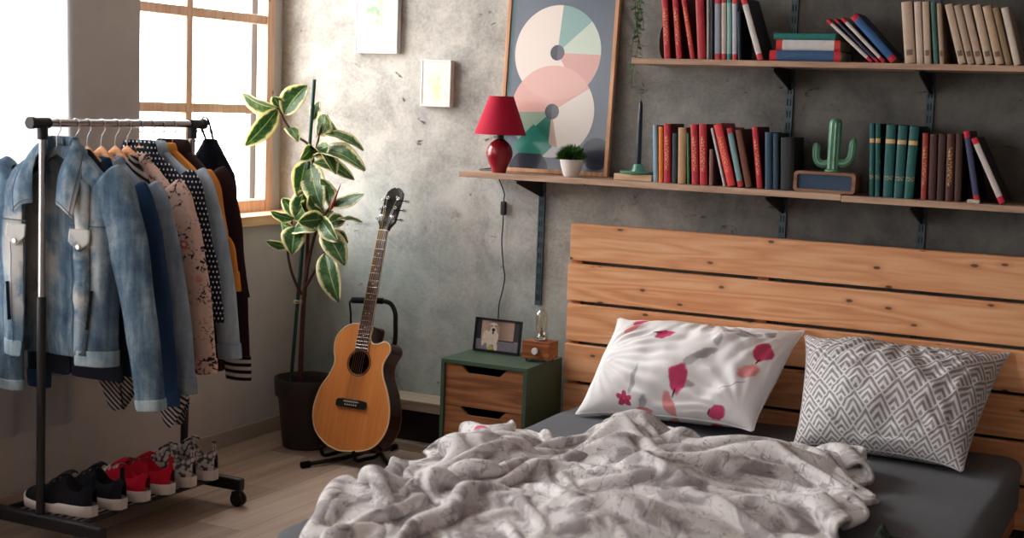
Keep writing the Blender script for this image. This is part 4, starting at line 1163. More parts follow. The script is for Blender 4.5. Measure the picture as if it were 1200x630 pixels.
def bulb_lamp():
    a, c = at(611.5, 412, -0.235), at(643, 416.5, -0.235)
    W_ = c[0] - a[0]; D_ = 0.085; Zb = 0.0125; H_ = 0.068
    r = thing('bulb_lamp', 'small wooden cube lamp with a bare filament bulb beside the dog photograph', 'lamp', (a[0], -0.235, 0.4503))
    MB().box((0, 0, Zb), (W_, D_, Zb + H_)).build('base', wood('teak_block', (92, 48, 26), (150, 88, 50), (188, 124, 78), 'x', 1.6, 0.45), r, smooth=0, bevel=0.002)
    for x in (0.015, W_ - 0.015):
        for y in (0.015, D_ - 0.015): MB().lathe([(0, 0), (0.005, 0), (0.006, Zb), (0, Zb)], 14, (x, y, 0)).build('foot', M_GREYMETAL, r)
    MB().lathe([(0, 0), (0.013, 0), (0.013, 0.008), (0.011, 0.010), (0, 0.010)], 28, mat=Matrix.Translation((W_ * 0.5, 0.0, Zb + H_ * 0.46)) @ Matrix.Rotation(PI / 2, 4, 'X')).build('knob', plain((216, 214, 210), 0.3, 0.5), r, smooth=40)
    cx, cy, z0 = W_ * 0.52, D_ * 0.5, Zb + H_
    chrome = plain((190, 192, 194), 0.2, 0.5, 1.0, var=0.03)
    MB().lathe([(0, z0), (0.026, z0), (0.027, z0 + 0.003), (0.026, z0 + 0.014), (0.021, z0 + 0.018), (0, z0 + 0.018)], 32, (cx, cy, 0)).build('socket', chrome, r, smooth=40)
    g = bpy.data.materials.new('bulb_glass'); g.use_nodes = True; nt = g.node_tree; nt.nodes.clear()
    o = nt.nodes.new('ShaderNodeOutputMaterial'); mx = nt.nodes.new('ShaderNodeMixShader'); t = nt.nodes.new('ShaderNodeBsdfTransparent'); gl = nt.nodes.new('ShaderNodeBsdfGlossy'); lw = nt.nodes.new('ShaderNodeLayerWeight')
    t.inputs[0].default_value = (0.96, 0.93, 0.86, 1); gl.inputs['Roughness'].default_value = 0.03; lw.inputs[0].default_value = 0.35
    nt.links.new(lw.outputs['Facing'], mx.inputs[0]); nt.links.new(t.outputs[0], mx.inputs[1]); nt.links.new(gl.outputs[0], mx.inputs[2]); nt.links.new(mx.outputs[0], o.inputs[0])
    zb = z0 + 0.0182
    MB().lathe([(0.013, zb), (0.016, zb + 0.010), (0.021, zb + 0.026), (0.0235, zb + 0.05), (0.0235, zb + 0.074), (0.020, zb + 0.090), (0.011, zb + 0.101), (0.004, zb + 0.105), (0.0, zb + 0.106)], 32, (cx, cy, 0)).build('bulb', g, r, smooth=180)
    fl = MB()
    fl.tube([(cx, cy, zb + 0.001), (cx, cy, zb + 0.03)], [0.006, 0.0035], 10)
    for k in range(6):
        q = 2 * PI * k / 6
        fl.tube([(cx + 0.004 * math.cos(q), cy + 0.004 * math.sin(q), zb + 0.03), (cx + 0.012 * math.cos(q), cy + 0.012 * math.sin(q), zb + 0.04), (cx + 0.009 * math.cos(q + 0.5), cy + 0.009 * math.sin(q + 0.5), zb + 0.085)], 0.0007, 5)
    fl.build('filament', plain((150, 110, 70), 0.4, 0.4, 0.5), r)
bulb_lamp()

def ledge():
    r = thing('low_shelf', 'low pale wooden shelf along the concrete wall behind the guitar', 'shelf', (0, 0, 0))
    mw = wood('pale_grey_wood', (140, 124, 108), (172, 156, 138), (192, 176, 158), 'x', 0.8, 0.55)
    x0, x1 = 0.46, 0.918
    MB().box((x0, -0.15, 0.170), (x1, -0.002, 0.212)).build('top_board', mw, r, smooth=0, bevel=0.002)
    MB().box((x0, -0.15, 0.0), (x1, -0.002, 0.032)).build('bottom_board', mw, r, smooth=0, bevel=0.002)
    for x in (x0, x1 - 0.02): MB().box((x, -0.15, 0.0322), (x + 0.02, -0.002, 0.1698)).build('side_panel', mw, r, smooth=0)
    MB().box((x0 + 0.0202, -0.10, 0.0322), (x1 - 0.0202, -0.085, 0.1698)).build('back_panel', plain((38, 30, 34), 0.7), r, smooth=0)
ledge()
# ------------------------------------------------------------------ guitar on its stand
def guitar():
    ang = math.atan2(0.288, 0.958)
    r = thing('acoustic_guitar', 'natural spruce acoustic cutaway guitar leaning on a black stand beside the rubber plant', 'guitar', (0.572, -0.505, 0.058), (-ang, 0, 0))
    # local: x across, y backwards, z along the strings
    O = spline([(0, .003), (.094, .018), (.146, .053), (.175, .113), (.174, .18), (.150, .25), (.119, .307), (.108, .351), (.117, .385), (.129, .412), (.121, .436), (.097, .446), (.067, .433), (.043, .434), (.029, .456), (.027, .500), (-.03, .504), (-.06, .502), (-.095, .485), (-.127, .443), (-.128, .391), (-.114, .345), (-.129, .29), (-.160, .232), (-.174, .15), (-.152, .075), (-.10, .027), (-.045, .006)], 168, closed=True)
    O = O[::1]
    hc = np.array([-0.002, 0.352]); hr = 0.0455
    dep = 0.094
    a = np.arctan2(O[:, 1] - hc[1], O[:, 0] - hc[0])
    hole = np.stack([hc[0] + hr * np.cos(a), hc[1] + hr * np.sin(a)], 1)
    mt_ = Mat('spruce_top', 0.28, 0.5); p = mt_.xyz('Object')
    g = mt_.noise(1.0, 4, 0.5, vec=mt_.vec(p[0] * 160, 0, p[2] * 3)); g2 = mt_.noise(1.0, 3, 0.5, vec=mt_.vec(p[0] * 22, 0, p[2] * 1.5))
    mt_.base(mt_.ramp(g * 0.5 + g2 * 0.5, [(0.25, (190, 108, 52)), (0.5, (214, 134, 70)), (0.8, (228, 154, 88))])); mt_.b.inputs['Coat Weight'].default_value = 0.3
    rings = [O + (hole - O) * t for t in np.linspace(0, 1, 9)]
    V = np.array([[(x, 0.0 if k else 0.0004, z) for x, z in R] for k, R in enumerate(rings)])
    MB().grid(V, close_v=True).build('soundboard', mt_.m, r, smooth=0)
    ms = Mat('dark_mahogany', 0.25, 0.5); q = ms.noise(1.0, 4, vec=ms.vec(*[c * k for c, k in zip(ms.xyz(), (30, 30, 6))])); ms.base(ms.mix(q, (44, 16, 14), (82, 34, 26)))
    n = len(O)
    sd = MB()
    S = np.array([[(x, y, z) for x, z in O] for y in (0.0006, 0.03, 0.06, dep)])
    sd.grid(S, close_v=True)
    sd.add([(x, dep, z) for x, z in O], [tuple(range(n))])
    bd = sd.build('sides_and_back', ms.m, r, smooth=50)
    MB().tube(np.vstack([[(x, 0.0012, z) for x, z in O], [(O[0][0], 0.0012, O[0][1])], [(O[1][0], 0.0012, O[1][1])]]), 0.0030, 6, caps=False).build('binding', plain((226, 202, 164), 0.4), r, smooth=180)
    MB().tube(np.vstack([[(x, dep, z) for x, z in O], [(O[0][0], dep, O[0][1])]]), 0.0022, 6, caps=False).build('back_binding', plain((126, 74, 50), 0.4), r, smooth=180)
    t = np.linspace(0, 2 * PI, 73)
    MB().tube([(hc[0] + 0.053 * math.cos(q), -0.0002, hc[1] + 0.053 * math.sin(q)) for q in t], 0.0018, 6, caps=False).tube([(hc[0] + 0.0475 * math.cos(q), -0.0002, hc[1] + 0.0475 * math.sin(q)) for q in t], 0.0012, 6, caps=False).build('rosette', plain((60, 38, 28), 0.4), r, smooth=180)
    br = MB(); mk = plain((22, 18, 18), 0.4, 0.45)
    br.prism([(-.070, .178), (-.064, .172), (.064, .172), (.070, .178), (.070, .196), (.064, .203), (.040, .206), (-.040, .206), (-.064, .203), (-.070, .196)], -0.009, -0.0003)
    b = br.build('bridge', mk, r, smooth=0, bevel=0.0015)
    MB().box((-.034, -.0125, .194), (.034, -.009, .1975)).build('saddle', plain((226, 220, 206), 0.4), b, smooth=0)
    pn = MB()
    for i in range(6): pn.lathe([(0, 0), (.0028, 0), (.0028, .003), (0, .004)], 10, mat=Matrix.Translation((-.025 + .010 * i, -.009, .183)) @ Matrix.Rotation(PI / 2, 4, 'X'))
    pn.build('bridge_pin', plain((226, 220, 206), 0.4), b)
    # neck, fretboard
    nw = Mat('neck_mahogany', 0.35, 0.45); q = nw.noise(1.0, 3, vec=nw.vec(*[c * k for c, k in zip(nw.xyz(), (60, 60, 8))])); nw.base(nw.mix(q, (70, 32, 22), (108, 56, 36)))
    rows = []
    for z in np.linspace(0.44, 0.888, 14):
        f = (z - 0.398) / (0.886 - 0.398); hw = 0.0285 + (0.0205 - 0.0285) * f; dp = 0.021 - 0.003 * f
        if z < 0.53: dp += 0.028 * (1 - max(0, (z - 0.47) / 0.06)) if z > 0.47 else 0.028
        rows.append([(hw * math.cos(q), -0.001 + dp * math.sin(q), z) for q in np.linspace(0, PI, 15)])
    nk = MB(); nk.grid(np.array(rows)); nk.f += [tuple(range(15)), tuple(13 * 15 + i for i in range(15))]; nk.mi += [0, 0]
    nk.build('neck', nw.m, r, smooth=60)
    fw = lambda z: 0.0290 + (0.0208 - 0.0290) * (z - 0.398) / 0.488
    fb = MB(); Vv = []
    for z in (0.398, 0.886):
        w = fw(z); Vv += [(-w, -0.0012, z), (w, -0.0012, z), (w, -0.0068, z), (-w, -0.0068, z)]
    fb.add(Vv, [(0, 1, 5, 4), (1, 2, 6, 5), (2, 3, 7, 6), (3, 0, 4, 7), (0, 3, 2, 1), (4, 5, 6, 7)])
    mf = Mat('rosewood_board', 0.45, 0.4); q = mf.noise(1.0, 4, vec=mf.vec(*[c * k for c, k in zip(mf.xyz(), (200, 200, 12))])); mf.base(mf.mix(q, (54, 30, 26), (104, 64, 54)))
    F = fb.build('fretboard', mf.m, r, smooth=0)
    edge = MB()
    for s in (-1, 1): edge.tube([(s * fw(0.398), -0.004, 0.398), (s * fw(0.886), -0.004, 0.886)], 0.0022, 6)
    edge.build('fretboard_binding', plain((214, 188, 152), 0.4), F)
    fr = MB(); scale = 0.695; zs = [0.886 - scale * (1 - 2 ** (-k / 12)) for k in range(1, 21)]
    for z in zs:
        w = fw(z) - 0.0005; fr.tube([(-w, -0.0070, z), (w, -0.0070, z)], 0.0011, 6)
    fr.build('fret', plain((196, 190, 180), 0.25, 0.5, 0.9), F)
    dt = MB(); zz = [0.886] + zs
    for k in (3, 5, 7, 9, 12, 15, 17):
        z = (zz[k] + zz[k - 1]) / 2
        for x in ((-.008, .008) if k == 12 else (0,)): dt.lathe([(0, 0), (.0032, 0), (.0032, .0008), (0, .0008)], 14, mat=Matrix.Translation((x, -.0066, z)) @ Matrix.Rotation(PI / 2, 4, 'X'))
    dt.build('inlay', plain((222, 214, 198), 0.3), F)
    MB().box((-.0215, -.0105, .885), (.0215, .003, .890)).build('nut', plain((230, 222, 206), 0.4), r, smooth=0, bevel=0.001)
    # headstock tilted back
    Hm = Matrix.Translation((0, 0.0, 0.888)) @ Matrix.Rotation(math.radians(-13), 4, 'X')
    poly = [(-.021, 0), (.021, 0), (.026, .018), (.040, .040), (.040, .150), (.036, .172), (.022, .186), (.008, .192), (0, .188), (-.008, .192), (-.022, .186), (-.036, .172), (-.040, .150), (-.040, .040), (-.026, .018)]
    hs = MB().prism(poly, -0.004, 0.010); hs.v = [tuple(Hm @ Vector(v)) for v in hs.v]
    H = hs.build('headstock', plain((20, 18, 19), 0.2, 0.5), r, smooth=0, bevel=0.0015)
    tr = MB(); tr.prism([(-.0035, .012), (.0035, .012), (.0045, .035), (0, .043), (-.0045, .035)], -0.0052, -0.0042); tr.v = [tuple(Hm @ Vector(v)) for v in tr.v]
    tr.build('truss_rod_cover', plain((48, 40, 38), 0.3), H, smooth=0)
    chrome = plain((200, 200, 204), 0.18, 0.5, 1.0, var=0.03)
    posts = []
    for s in (-1, 1):
        for k in range(3):
            z = 0.058 + 0.042 * k; x = s * 0.024; posts.append((x, z))
            m = MB()
            m.lathe([(0, 0), (.0065, 0), (.0065, .002), (.0035, .003), (.0035, .012), (.0042, .013), (.0042, .015), (0, .015)], 18, mat=Matrix.Translation((x, -0.004, z)) @ Matrix.Rotation(PI / 2, 4, 'X'))
            m.box((s * .018 - .007, 0.0102, z - .009), (s * .018 + .007, 0.020, z + .009))
            m.tube([(s * .020, .016, z), (s * .049, .016, z)], .0022, 8)
            m.lathe([(0, -.004), (.007, -.0035), (.0085, 0), (.007, .0035), (0, .004)], 16, mat=Matrix.Translation((s * .055, .016, z)) @ Matrix.Scale(1.35, 4, (1, 0, 0)))
            m.v = [tuple(Hm @ Vector(v)) for v in m.v]
            m.build('tuning_peg', chrome, r, smooth=40)
    for i in range(6):
        xb = -.025 + .010 * i; xn = -.0165 + .0066 * i
        px, pz = (posts[0 + [2, 1, 0][i] if False else i] if False else posts[(0, 1, 2)[i]] if i < 3 else posts[3 + (2, 1, 0)[i - 3]])
        e = Hm @ Vector((px, -.012, pz))
        MB().tube([(xb, -.0088, .184), (xb, -.0128, .196), (xn, -.0108, .8875), (e.x, e.y, e.z)], 0.00055 + 0.00008 * (5 - i), 5).build('string', plain((176, 156, 120) if i < 4 else (190, 190, 194), 0.3, 0.5, 0.9), r)
    # controls let into the upper side, near the neck
    MB().box((-.155, .020, .40), (-.1265, .052, .43)).build('strap_button', mk, r, smooth=0) if False else None
    e = MB(); e.box((.0255, .022, .462), (.0285, .062, .498)); e.build('preamp_panel', mk, r, smooth=0)
    return r
guitar()

def guitar_stand():
    r = thing('guitar_stand', 'black tubular tripod stand holding the guitar', 'guitar stand', (0.62, -0.30, 0))
    L = np.array([0.62, -0.30, 0.0]); q = M_BLACKMETAL; rub = plain((18, 18, 19), 0.85, 0.2)
    w = lambda *p: tuple(np.array(p) - L)
    a = [at(463, 398, -0.245), at(463.5, 380, -0.25), at(463, 366, -0.262), at(458, 356, -0.276), at(448, 352.5, -0.285), at(432, 352, -0.288), at(413, 351.5, -0.288)]
    col = [(0.60, -0.30, 0.075), (0.605, -0.262, 0.20), (0.622, -0.248, 0.36)] + [tuple(p) for p in a]
    MB().tube(spline([w(*p) for p in col], 70), 0.0095, 14).build('upright', q, r, smooth=180)
    g = spline([w(*a[3]), w(*a[4]), w(*a[5]), w(*a[6])], 30)
    MB().tube(g[9:], 0.0125, 14).build('neck_rest', rub, r, smooth=180)
    p0, p1 = at(413, 351.5, -0.288), at(411, 366, -0.305)
    MB().tube(spline([w(*p0), w(p0[0] - 0.004, p0[1] - 0.012, p0[2] - 0.008), w(*p1), w(p1[0] + 0.006, p1[1] - 0.004, p1[2] - 0.045), w(p1[0] + 0.022, p1[1] - 0.004, p1[2] - 0.052)], 24), 0.004, 8).build('lock_strap', rub, r, smooth=180)
    MB().lathe([(0, 0.05), (0.018, 0.05), (0.021, 0.056), (0.021, 0.095), (0.015, 0.10), (0, 0.10)], 24, (-0.02, 0.0, 0)).build('hub', q, r, smooth=40)
    for tip in ((0.462, -0.615, 0.013), (0.86, -0.55, 0.013), (0.60, -0.165, 0.013)):
        lg = MB().tube(spline([w(0.60, -0.30, 0.072), w(0.60 + (tip[0] - 0.60) * 0.25, -0.30 + (tip[1] + 0.30) * 0.25, 0.022), w(*tip)], 16), 0.0085, 12).build('leg', q, r, smooth=180)
        d = np.array(tip) - np.array((0.60, -0.30, 0.03)); d[2] = 0; d /= np.linalg.norm(d)
        MB().tube([w(*(np.array(tip) - d * 0.028)), w(*(np.array(tip) + d * 0.008))], 0.0128, 14).build('rubber_foot', rub, lg, smooth=40)
    for s in (-1, 1):
        x = 0.572 + s * 0.075
        MB().tube(spline([w(0.60, -0.30, 0.072), w(x, -0.37, 0.030), w(x, -0.46, 0.030), w(x, -0.53, 0.040), w(x, -0.549, 0.078)], 30), 0.0075, 12).build('cradle_arm', rub, r, smooth=180)
guitar_stand()

# ------------------------------------------------------------------ rubber plant in the corner
def rubber_plant():
    bx, by = 0.262, -0.318
    r = thing('rubber_plant', 'tall variegated rubber plant on a green stake in a black pot', 'plant', (bx, by, 0))
    L = np.array([bx, by, 0.0])
    mp = plain((58, 50, 50), 0.55, 0.3, var=0.08, scale=20, name='dark_plastic')
    MB().lathe([(0.0, 0.002), (0.086, 0.0), (0.092, 0.004), (0.114, 0.205), (0.116, 0.212), (0.125, 0.214), (0.127, 0.218), (0.131, 0.282), (0.130, 0.287), (0.125, 0.287), (0.122, 0.281), (0.120, 0.245), (0.0, 0.243)], 64).build('pot', mp, r, smooth=35)
    ms = Mat('soil', 0.95, 0.1); n = ms.noise(60, 5); ms.base(ms.mix(n, (24, 18, 15), (62, 48, 40))); ms.bump(n, 0.8, 0.01)
    MB().lathe([(0.0, 0.2475), (0.05, 0.2485), (0.1195, 0.2445)], 40).build('soil', ms.m, r, smooth=180)
    A = lambda px, py, dy=0.0: at(px, py, by + dy) - L
    mst = plain((30, 66, 62), 0.6, 0.3, var=0.1, name='green_stake')
    MB().tube([A(341, 446), A(355, 280, -0.005), A(368.5, 93)], [0.0075, 0.0075, 0.007], 12).build('stake', mst, r)
    bark = Mat('reddish_bark', 0.8, 0.2); n = bark.noise(60, 4); bark.base(bark.mix(n, (50, 28, 26), (98, 62, 52))); bark.bump(n, 0.4, 0.004)
    stem = MB()
    def S(pts, r0, r1, k=28):
        c = spline(pts, k); stem.tube(c, list(np.linspace(r0, r1, k)), 10)
    S([A(352, 446), A(353, 410), A(355, 370), A(357, 340)], 0.0115, 0.009)
    S([A(357, 343), A(361, 310, -.01), A(367, 283, -.02), A(374, 262, -.03), A(382, 249, -.03), A(389, 240, -.03)], 0.0075, 0.0045)
    S([A(353, 345), A(346, 330, -.02), A(340, 312, -.03), A(337, 290, -.03), A(341, 265, -.03), A(344, 250, -.03)], 0.0065, 0.004)
    S([A(357, 338), A(366, 322, -.02), A(374, 306, -.04), A(380, 295, -.05)], 0.0065, 0.0045)
    S([A(357, 340), A(360, 300, .012), A(361, 262, .015), A(363, 220, .015), A(367, 180, .012), A(360, 168, 0), A(346, 158, -.02), A(334, 142, -.03), A(327, 127, -.03)], 0.008, 0.004, 50)
    S([A(366, 185, .012), A(372, 168, .01), A(376, 150, 0), A(384, 136, 0)], 0.005, 0.003)
    stem.build('stem', bark.m, r, smooth=180)
    tie = MB()
    for py in (352, 354.5): tie.tube([A(350.5, py) + np.array([0.024 * math.cos(t), 0.018 * math.sin(t), 0.0015 * math.sin(3 * t)]) for t in np.linspace(0, 2 * PI, 25)], 0.0016, 6)
    tie.tube([A(350, 354, -.02), A(346, 356, -.025), A(344, 353, -.024)], 0.0014, 5)
    tie.build('twine_tie', plain((188, 168, 138), 0.9), r, smooth=180)
    # leaf: u across 0..1, v along 0..1
    ml = Mat('variegated_leaf', 0.35, 0.45); u, v = uv_m(ml)
    d = (u - 0.5).abs() * 2
    n = ml.noise(55, 4); n2 = ml.noise(13, 3)
    rim = (d + (n - 0.5) * 0.55 + (v - 0.5).abs().pow(3.0) * 2.2)
    col = ml.mix(n2, (30, 72, 44), (78, 118, 66))
    col = ml.mix(ml.noise(26, 4).ss(0.52, 0.66) * 0.7, col, (112, 142, 88))
    vein = ((v * 46 + d * 9).sin() * 0.5 + 0.5).pow(6.0)
    col = ml.mix(vein * 0.14, col, (150, 178, 120))
    col = ml.mix(rim.ss(0.62, 0.86), col, (222, 216, 172))
    col = ml.mix(d.lt(0.045) * 0.7, col, (188, 204, 142))
    ml.base(col); ml.b.inputs['Coat Weight'].default_value = 0.15
    # a little light comes through the blades
    tr = ml.nt.nodes.new('ShaderNodeBsdfTranslucent'); mx = ml.nt.nodes.new('ShaderNodeMixShader'); mx.inputs[0].default_value = 0.42
    out = [q for q in ml.nt.nodes if q.type == 'OUTPUT_MATERIAL'][0]
    hs = ml.nt.nodes.new('ShaderNodeHueSaturation'); hs.inputs['Value'].default_value = 1.25; ml.nt.links.new(col, hs.inputs['Color']); ml.nt.links.new(hs.outputs[0], tr.inputs[0])
    ml.nt.links.new(ml.b.outputs[0], mx.inputs[1]); ml.nt.links.new(tr.outputs[0], mx.inputs[2]); ml.nt.links.new(mx.outputs[0], out.inputs[0])
    mred = plain((146, 62, 44), 0.5, 0.4)
    rr = random.Random(5)
    leaves = [  # base px, tip px, width px, depth at base, depth at tip, roll
        (327, 127, 284, 106, 14, -.03, -.10, 55), (325, 128, 287, 168, 19, -.03, -.12, 25), (330, 131, 320, 112, 14, -.03, -.08, 20), (333, 134, 360, 98, 24, -.03, .02, 10),
        (372, 158, 381, 132, 20, .01, -.05, 20), (368, 140, 374, 118, 12, .01, .03, 30), (384, 136, 396, 152, 10, 0, .08, 60), (380, 157, 426, 174, 10, 0, .04, 55),
        (337, 150, 349, 164, 11, -.02, -.10, 40), (329, 132, 300, 141, 9, -.03, .03, 50), (368, 182, 428, 196, 16, .01, -.03, 50), (368, 190, 415, 208, 14, .01, .02, 30),
        (367, 172, 393, 201, 11, .01, -.08, 60), (358, 190, 349, 229, 21, .01, -.05, 10), (364, 192, 377, 241, 25, .01, -.04, -15), (364, 178, 385, 168, 17, .01, -.07, 15), (366, 172, 352, 186, 12, .01, -.06, 40),
        (344, 254, 331, 231, 15, -.03, -.06, 20), (346, 256, 317, 246, 10, -.03, -.08, 45), (348, 258, 357, 220, 17, -.03, -.05, -25), (344, 256, 352, 236, 14, -.03, -.10, 50), (360, 252, 363, 218, 12, -.01, .04, 35),
        (388, 240, 426, 225, 13, -.03, -.01, 35), (387, 243, 375, 207, 14, -.03, -.06, 40), (381, 250, 363, 226, 13, -.03, -.07, -40), (379, 256, 350, 258, 20, -.04, -.11, 15), (376, 256, 396, 281, 17, -.04, -.09, -20),
        (384, 262, 405, 256, 15, -.03, .01, 20), (395, 257, 425, 259, 5, -.02, .02, 60), (346, 266, 342, 296, 24, -.03, -.09, 5), (344, 268, 330, 258, 13, -.03, .02, 40), (380, 270, 404, 308, 22, -.05, -.10, 20),
        (386, 276, 408, 283, 12, -.04, .0, 35), (381, 296, 397, 351, 23, -.05, -.10, -10), (339, 290, 312, 281, 9, -.03, -.06, 25), (345, 270, 370, 268, 15, -.03, -.08, 35), (372, 262, 391, 246, 13, -.03, .04, 30),
        (337, 288, 334, 276, 10, -.03, -.07, 50), (362, 245, 383, 262, 12, 0, .05, 25)]
    view = CF
    lf = MB(); pet = MB()
    for bx_, by_, tx_, ty_, w, d0, d1, roll in leaves:
        B, T = A(bx_, by_, d0), A(tx_, ty_, d1)
        ax = T - B; Ln = np.linalg.norm(ax); ax /= Ln
        side = np.cross(ax, view); side /= np.linalg.norm(side); up = np.cross(side, ax)
        if up[2] < 0: up = -up; side = -side
        q = math.radians(roll); side, up = side * math.cos(q) + up * math.sin(q), up * math.cos(q) - side * math.sin(q)
        hw = w / 292 / 2 * 1.22 / max(0.55, math.cos(q))
        arch = Ln * rr.uniform(0.06, 0.15); fold = rr.uniform(0.1, 0.45) * hw; wave = rr.uniform(0, 6)
        nn, mm = 15, 9; P = np.zeros((nn, mm, 3)); UV = np.zeros((nn, mm, 2))
        for i in range(nn):
            s = i / (nn - 1); wd = hw * (math.sin(PI * min(1, s * 0.98 + 0.01) ** 0.88) ** 0.62)
            ctr = B + ax * Ln * s + up * arch * math.sin(PI * s) - np.array([0, 0, 1]) * 0.05 * Ln * s * s
            for j in range(mm):
                x = j / (mm - 1) * 2 - 1
                P[i, j] = ctr + side * wd * x + up * (fold * abs(x) ** 1.3 * (wd / hw) + 0.0022 * math.sin(s * 14 + wave + x * 2) * abs(x)); UV[i, j] = (j / (mm - 1), s)
        lf.grid(P, uv=UV)
        pet.tube([B - ax * 0.012 - up * 0.004, B, B + ax * Ln * 0.5 + up * arch], [0.0018, 0.0016, 0.0008], 6)
    lf.build('foliage', ml.m, r, smooth=180, solid=0.0008, solid_off=0, fixn=False)
    pet.build('leaf_stalk', plain((126, 110, 72), 0.6), r, smooth=180)
    sh = MB(); c = spline([A(387, 246, -.03), A(391, 236, -.035), A(395, 226, -.035), A(399.5, 215, -.035)], 16); sh.tube(c, [0.004, 0.0065, 0.0075, 0.0078, 0.0075, 0.007, 0.0062, 0.0055, 0.0048, 0.0042, 0.0036, 0.003, 0.0024, 0.0018, 0.0012, 0.0006], 10)
    sh.build('leaf_bud', mred, r, smooth=180)
rubber_plant()
# ------------------------------------------------------------------ clothes rack, hangers, clothes, shoes
RX, RAIL_Z = 0.33, 1.318
M_CHROME = plain((170, 168, 168), 0.22, 0.5, 1.0, var=0.05, name='brushed_chrome')
M_BLKPLASTIC = plain((24, 24, 28), 0.5, 0.4, var=0.1)
def rack():
    r = thing('clothes_rack', 'chrome and black rolling clothes rack holding shirts and shoes in front of the window', 'clothes rack', (RX, -1.5, 0))
    yf, yr = -0.335, 0.365
    MB().tube([(0, -0.37, RAIL_Z), (0, 0.405, RAIL_Z)], 0.0125, 20).build('rail', M_CHROME, r, smooth=40)
    for y, s, yp in ((-0.385, -1, yf), (0.425, 1, yr)):
        c = MB()
        c.tube([(0, y + s * 0.004, RAIL_Z), (0, y - s * 0.012, RAIL_Z), (0, y - s * 0.0121, RAIL_Z), (0, y - s * 0.075, RAIL_Z)], [0.0185, 0.0185, 0.0165, 0.0165], 20)
        c.tube([(0, yp, RAIL_Z), (0, yp, RAIL_Z - 0.05)], 0.0165, 18)
        c.build('corner_joint', M_BLKPLASTIC, r, smooth=40)
    for y, yb in ((yf, yf - 0.012), (yr, yr - 0.03)):
        MB().tube([(0, yb * 0.4 + y * 0.6, 0.775), (0, y, RAIL_Z - 0.045)], 0.0105, 18).build('upper_post', M_CHROME, r, smooth=40)
        lo = MB(); lo.tube([(0, yb, 0.07), (0, yb * 0.4 + y * 0.6, 0.785)], 0.0135, 18)
        lo.build('lower_post', M_BLKPLASTIC, r, smooth=40)
        bb = MB().box((-0.265, yb - 0.016, 0.056), (0.262, yb + 0.016, 0.100)).build('foot_bar', M_BLKPLASTIC, r, smooth=0, bevel=0.008, seg=3)
        for x in (-0.24, 0.24):
            k = MB()
            k.tube([(x, yb, 0.030), (x, yb, 0.06)], 0.006, 10)
            k.box((x - 0.014, yb - 0.016, 0.03), (x + 0.014, yb + 0.016, 0.052))
            for s in (-1, 1): k.lathe([(0, -0.007), (0.022, -0.007), (0.026, -0.003), (0.026, 0.003), (0.022, 0.007), (0, 0.007)], 24, mat=Matrix.Translation((x + 0.004, yb + s * 0.010, 0.026)) @ Matrix.Rotation(PI / 2, 4, 'X'))
            k.build('caster', M_BLKPLASTIC, bb, smooth=40)
    s = MB()
    for x in (-0.15, 0.16): s.tube([(x, yf - 0.012, 0.092), (x, yr - 0.03, 0.092)], 0.008, 12)
    for x in np.linspace(-0.12, 0.13, 9): s.tube([(x, yf - 0.012, 0.094), (x, yr - 0.03, 0.094)], 0.003, 8)
    s.build('shoe_shelf', M_BLKPLASTIC, r, smooth=40)
rack()
M_HANGWOOD = wood('hanger_beech', (176, 112, 64), (212, 150, 98), (230, 176, 126), 'x', 2.0, 0.4)
M_HOOK = plain((186, 186, 188), 0.25, 0.5, 1.0, var=0.03)
def hanger(y, label, black=False, x=0.0, rz=0.0):
    r = thing('coat_hanger', label, 'hanger', (RX + x, y, RAIL_Z), (0, 0, rz), group='hangers on the rack')
    t = np.linspace(-0.6, PI + 0.5, 22)
    pts = [(0.0155 * math.cos(q), 0, 0.0155 * math.sin(q) - 0.001) for q in t]
    pts = pts[::-1]
    hk = [tuple(p) for p in pts] + [(0.017, 0, -0.018), (0.006, 0, -0.034), (0, 0, -0.045), (0, 0, -0.083)]
    # the hook opens to one side, its stem drops to the wood
    MB().tube(spline(hk, 60), 0.0016, 8).build('hook', M_HOOK, r, smooth=180)
    P = []
    for s in np.linspace(-1, 1, 33):
        a = abs(s); z = -0.070 - 0.098 * a ** 1.1; hgt = 0.030 * (1 - 0.45 * a); th = 0.005 + 0.0015 * a
        x_ = 0.125 * s; yb = -0.004 * a * a
        P.append([(x_, yb + th * math.cos(q), z - hgt / 2 + hgt / 2 * math.sin(q)) for q in np.linspace(0, 2 * PI, 12, endpoint=False)])
    m = MB().grid(np.array(P), close_v=True); m.f += [tuple(range(12)), tuple(32 * 12 + i for i in range(12))]; m.mi += [0, 0]
    m.build('shoulder_bar', M_BLKPLASTIC if black else M_HANGWOOD, r, smooth=60)
    return r

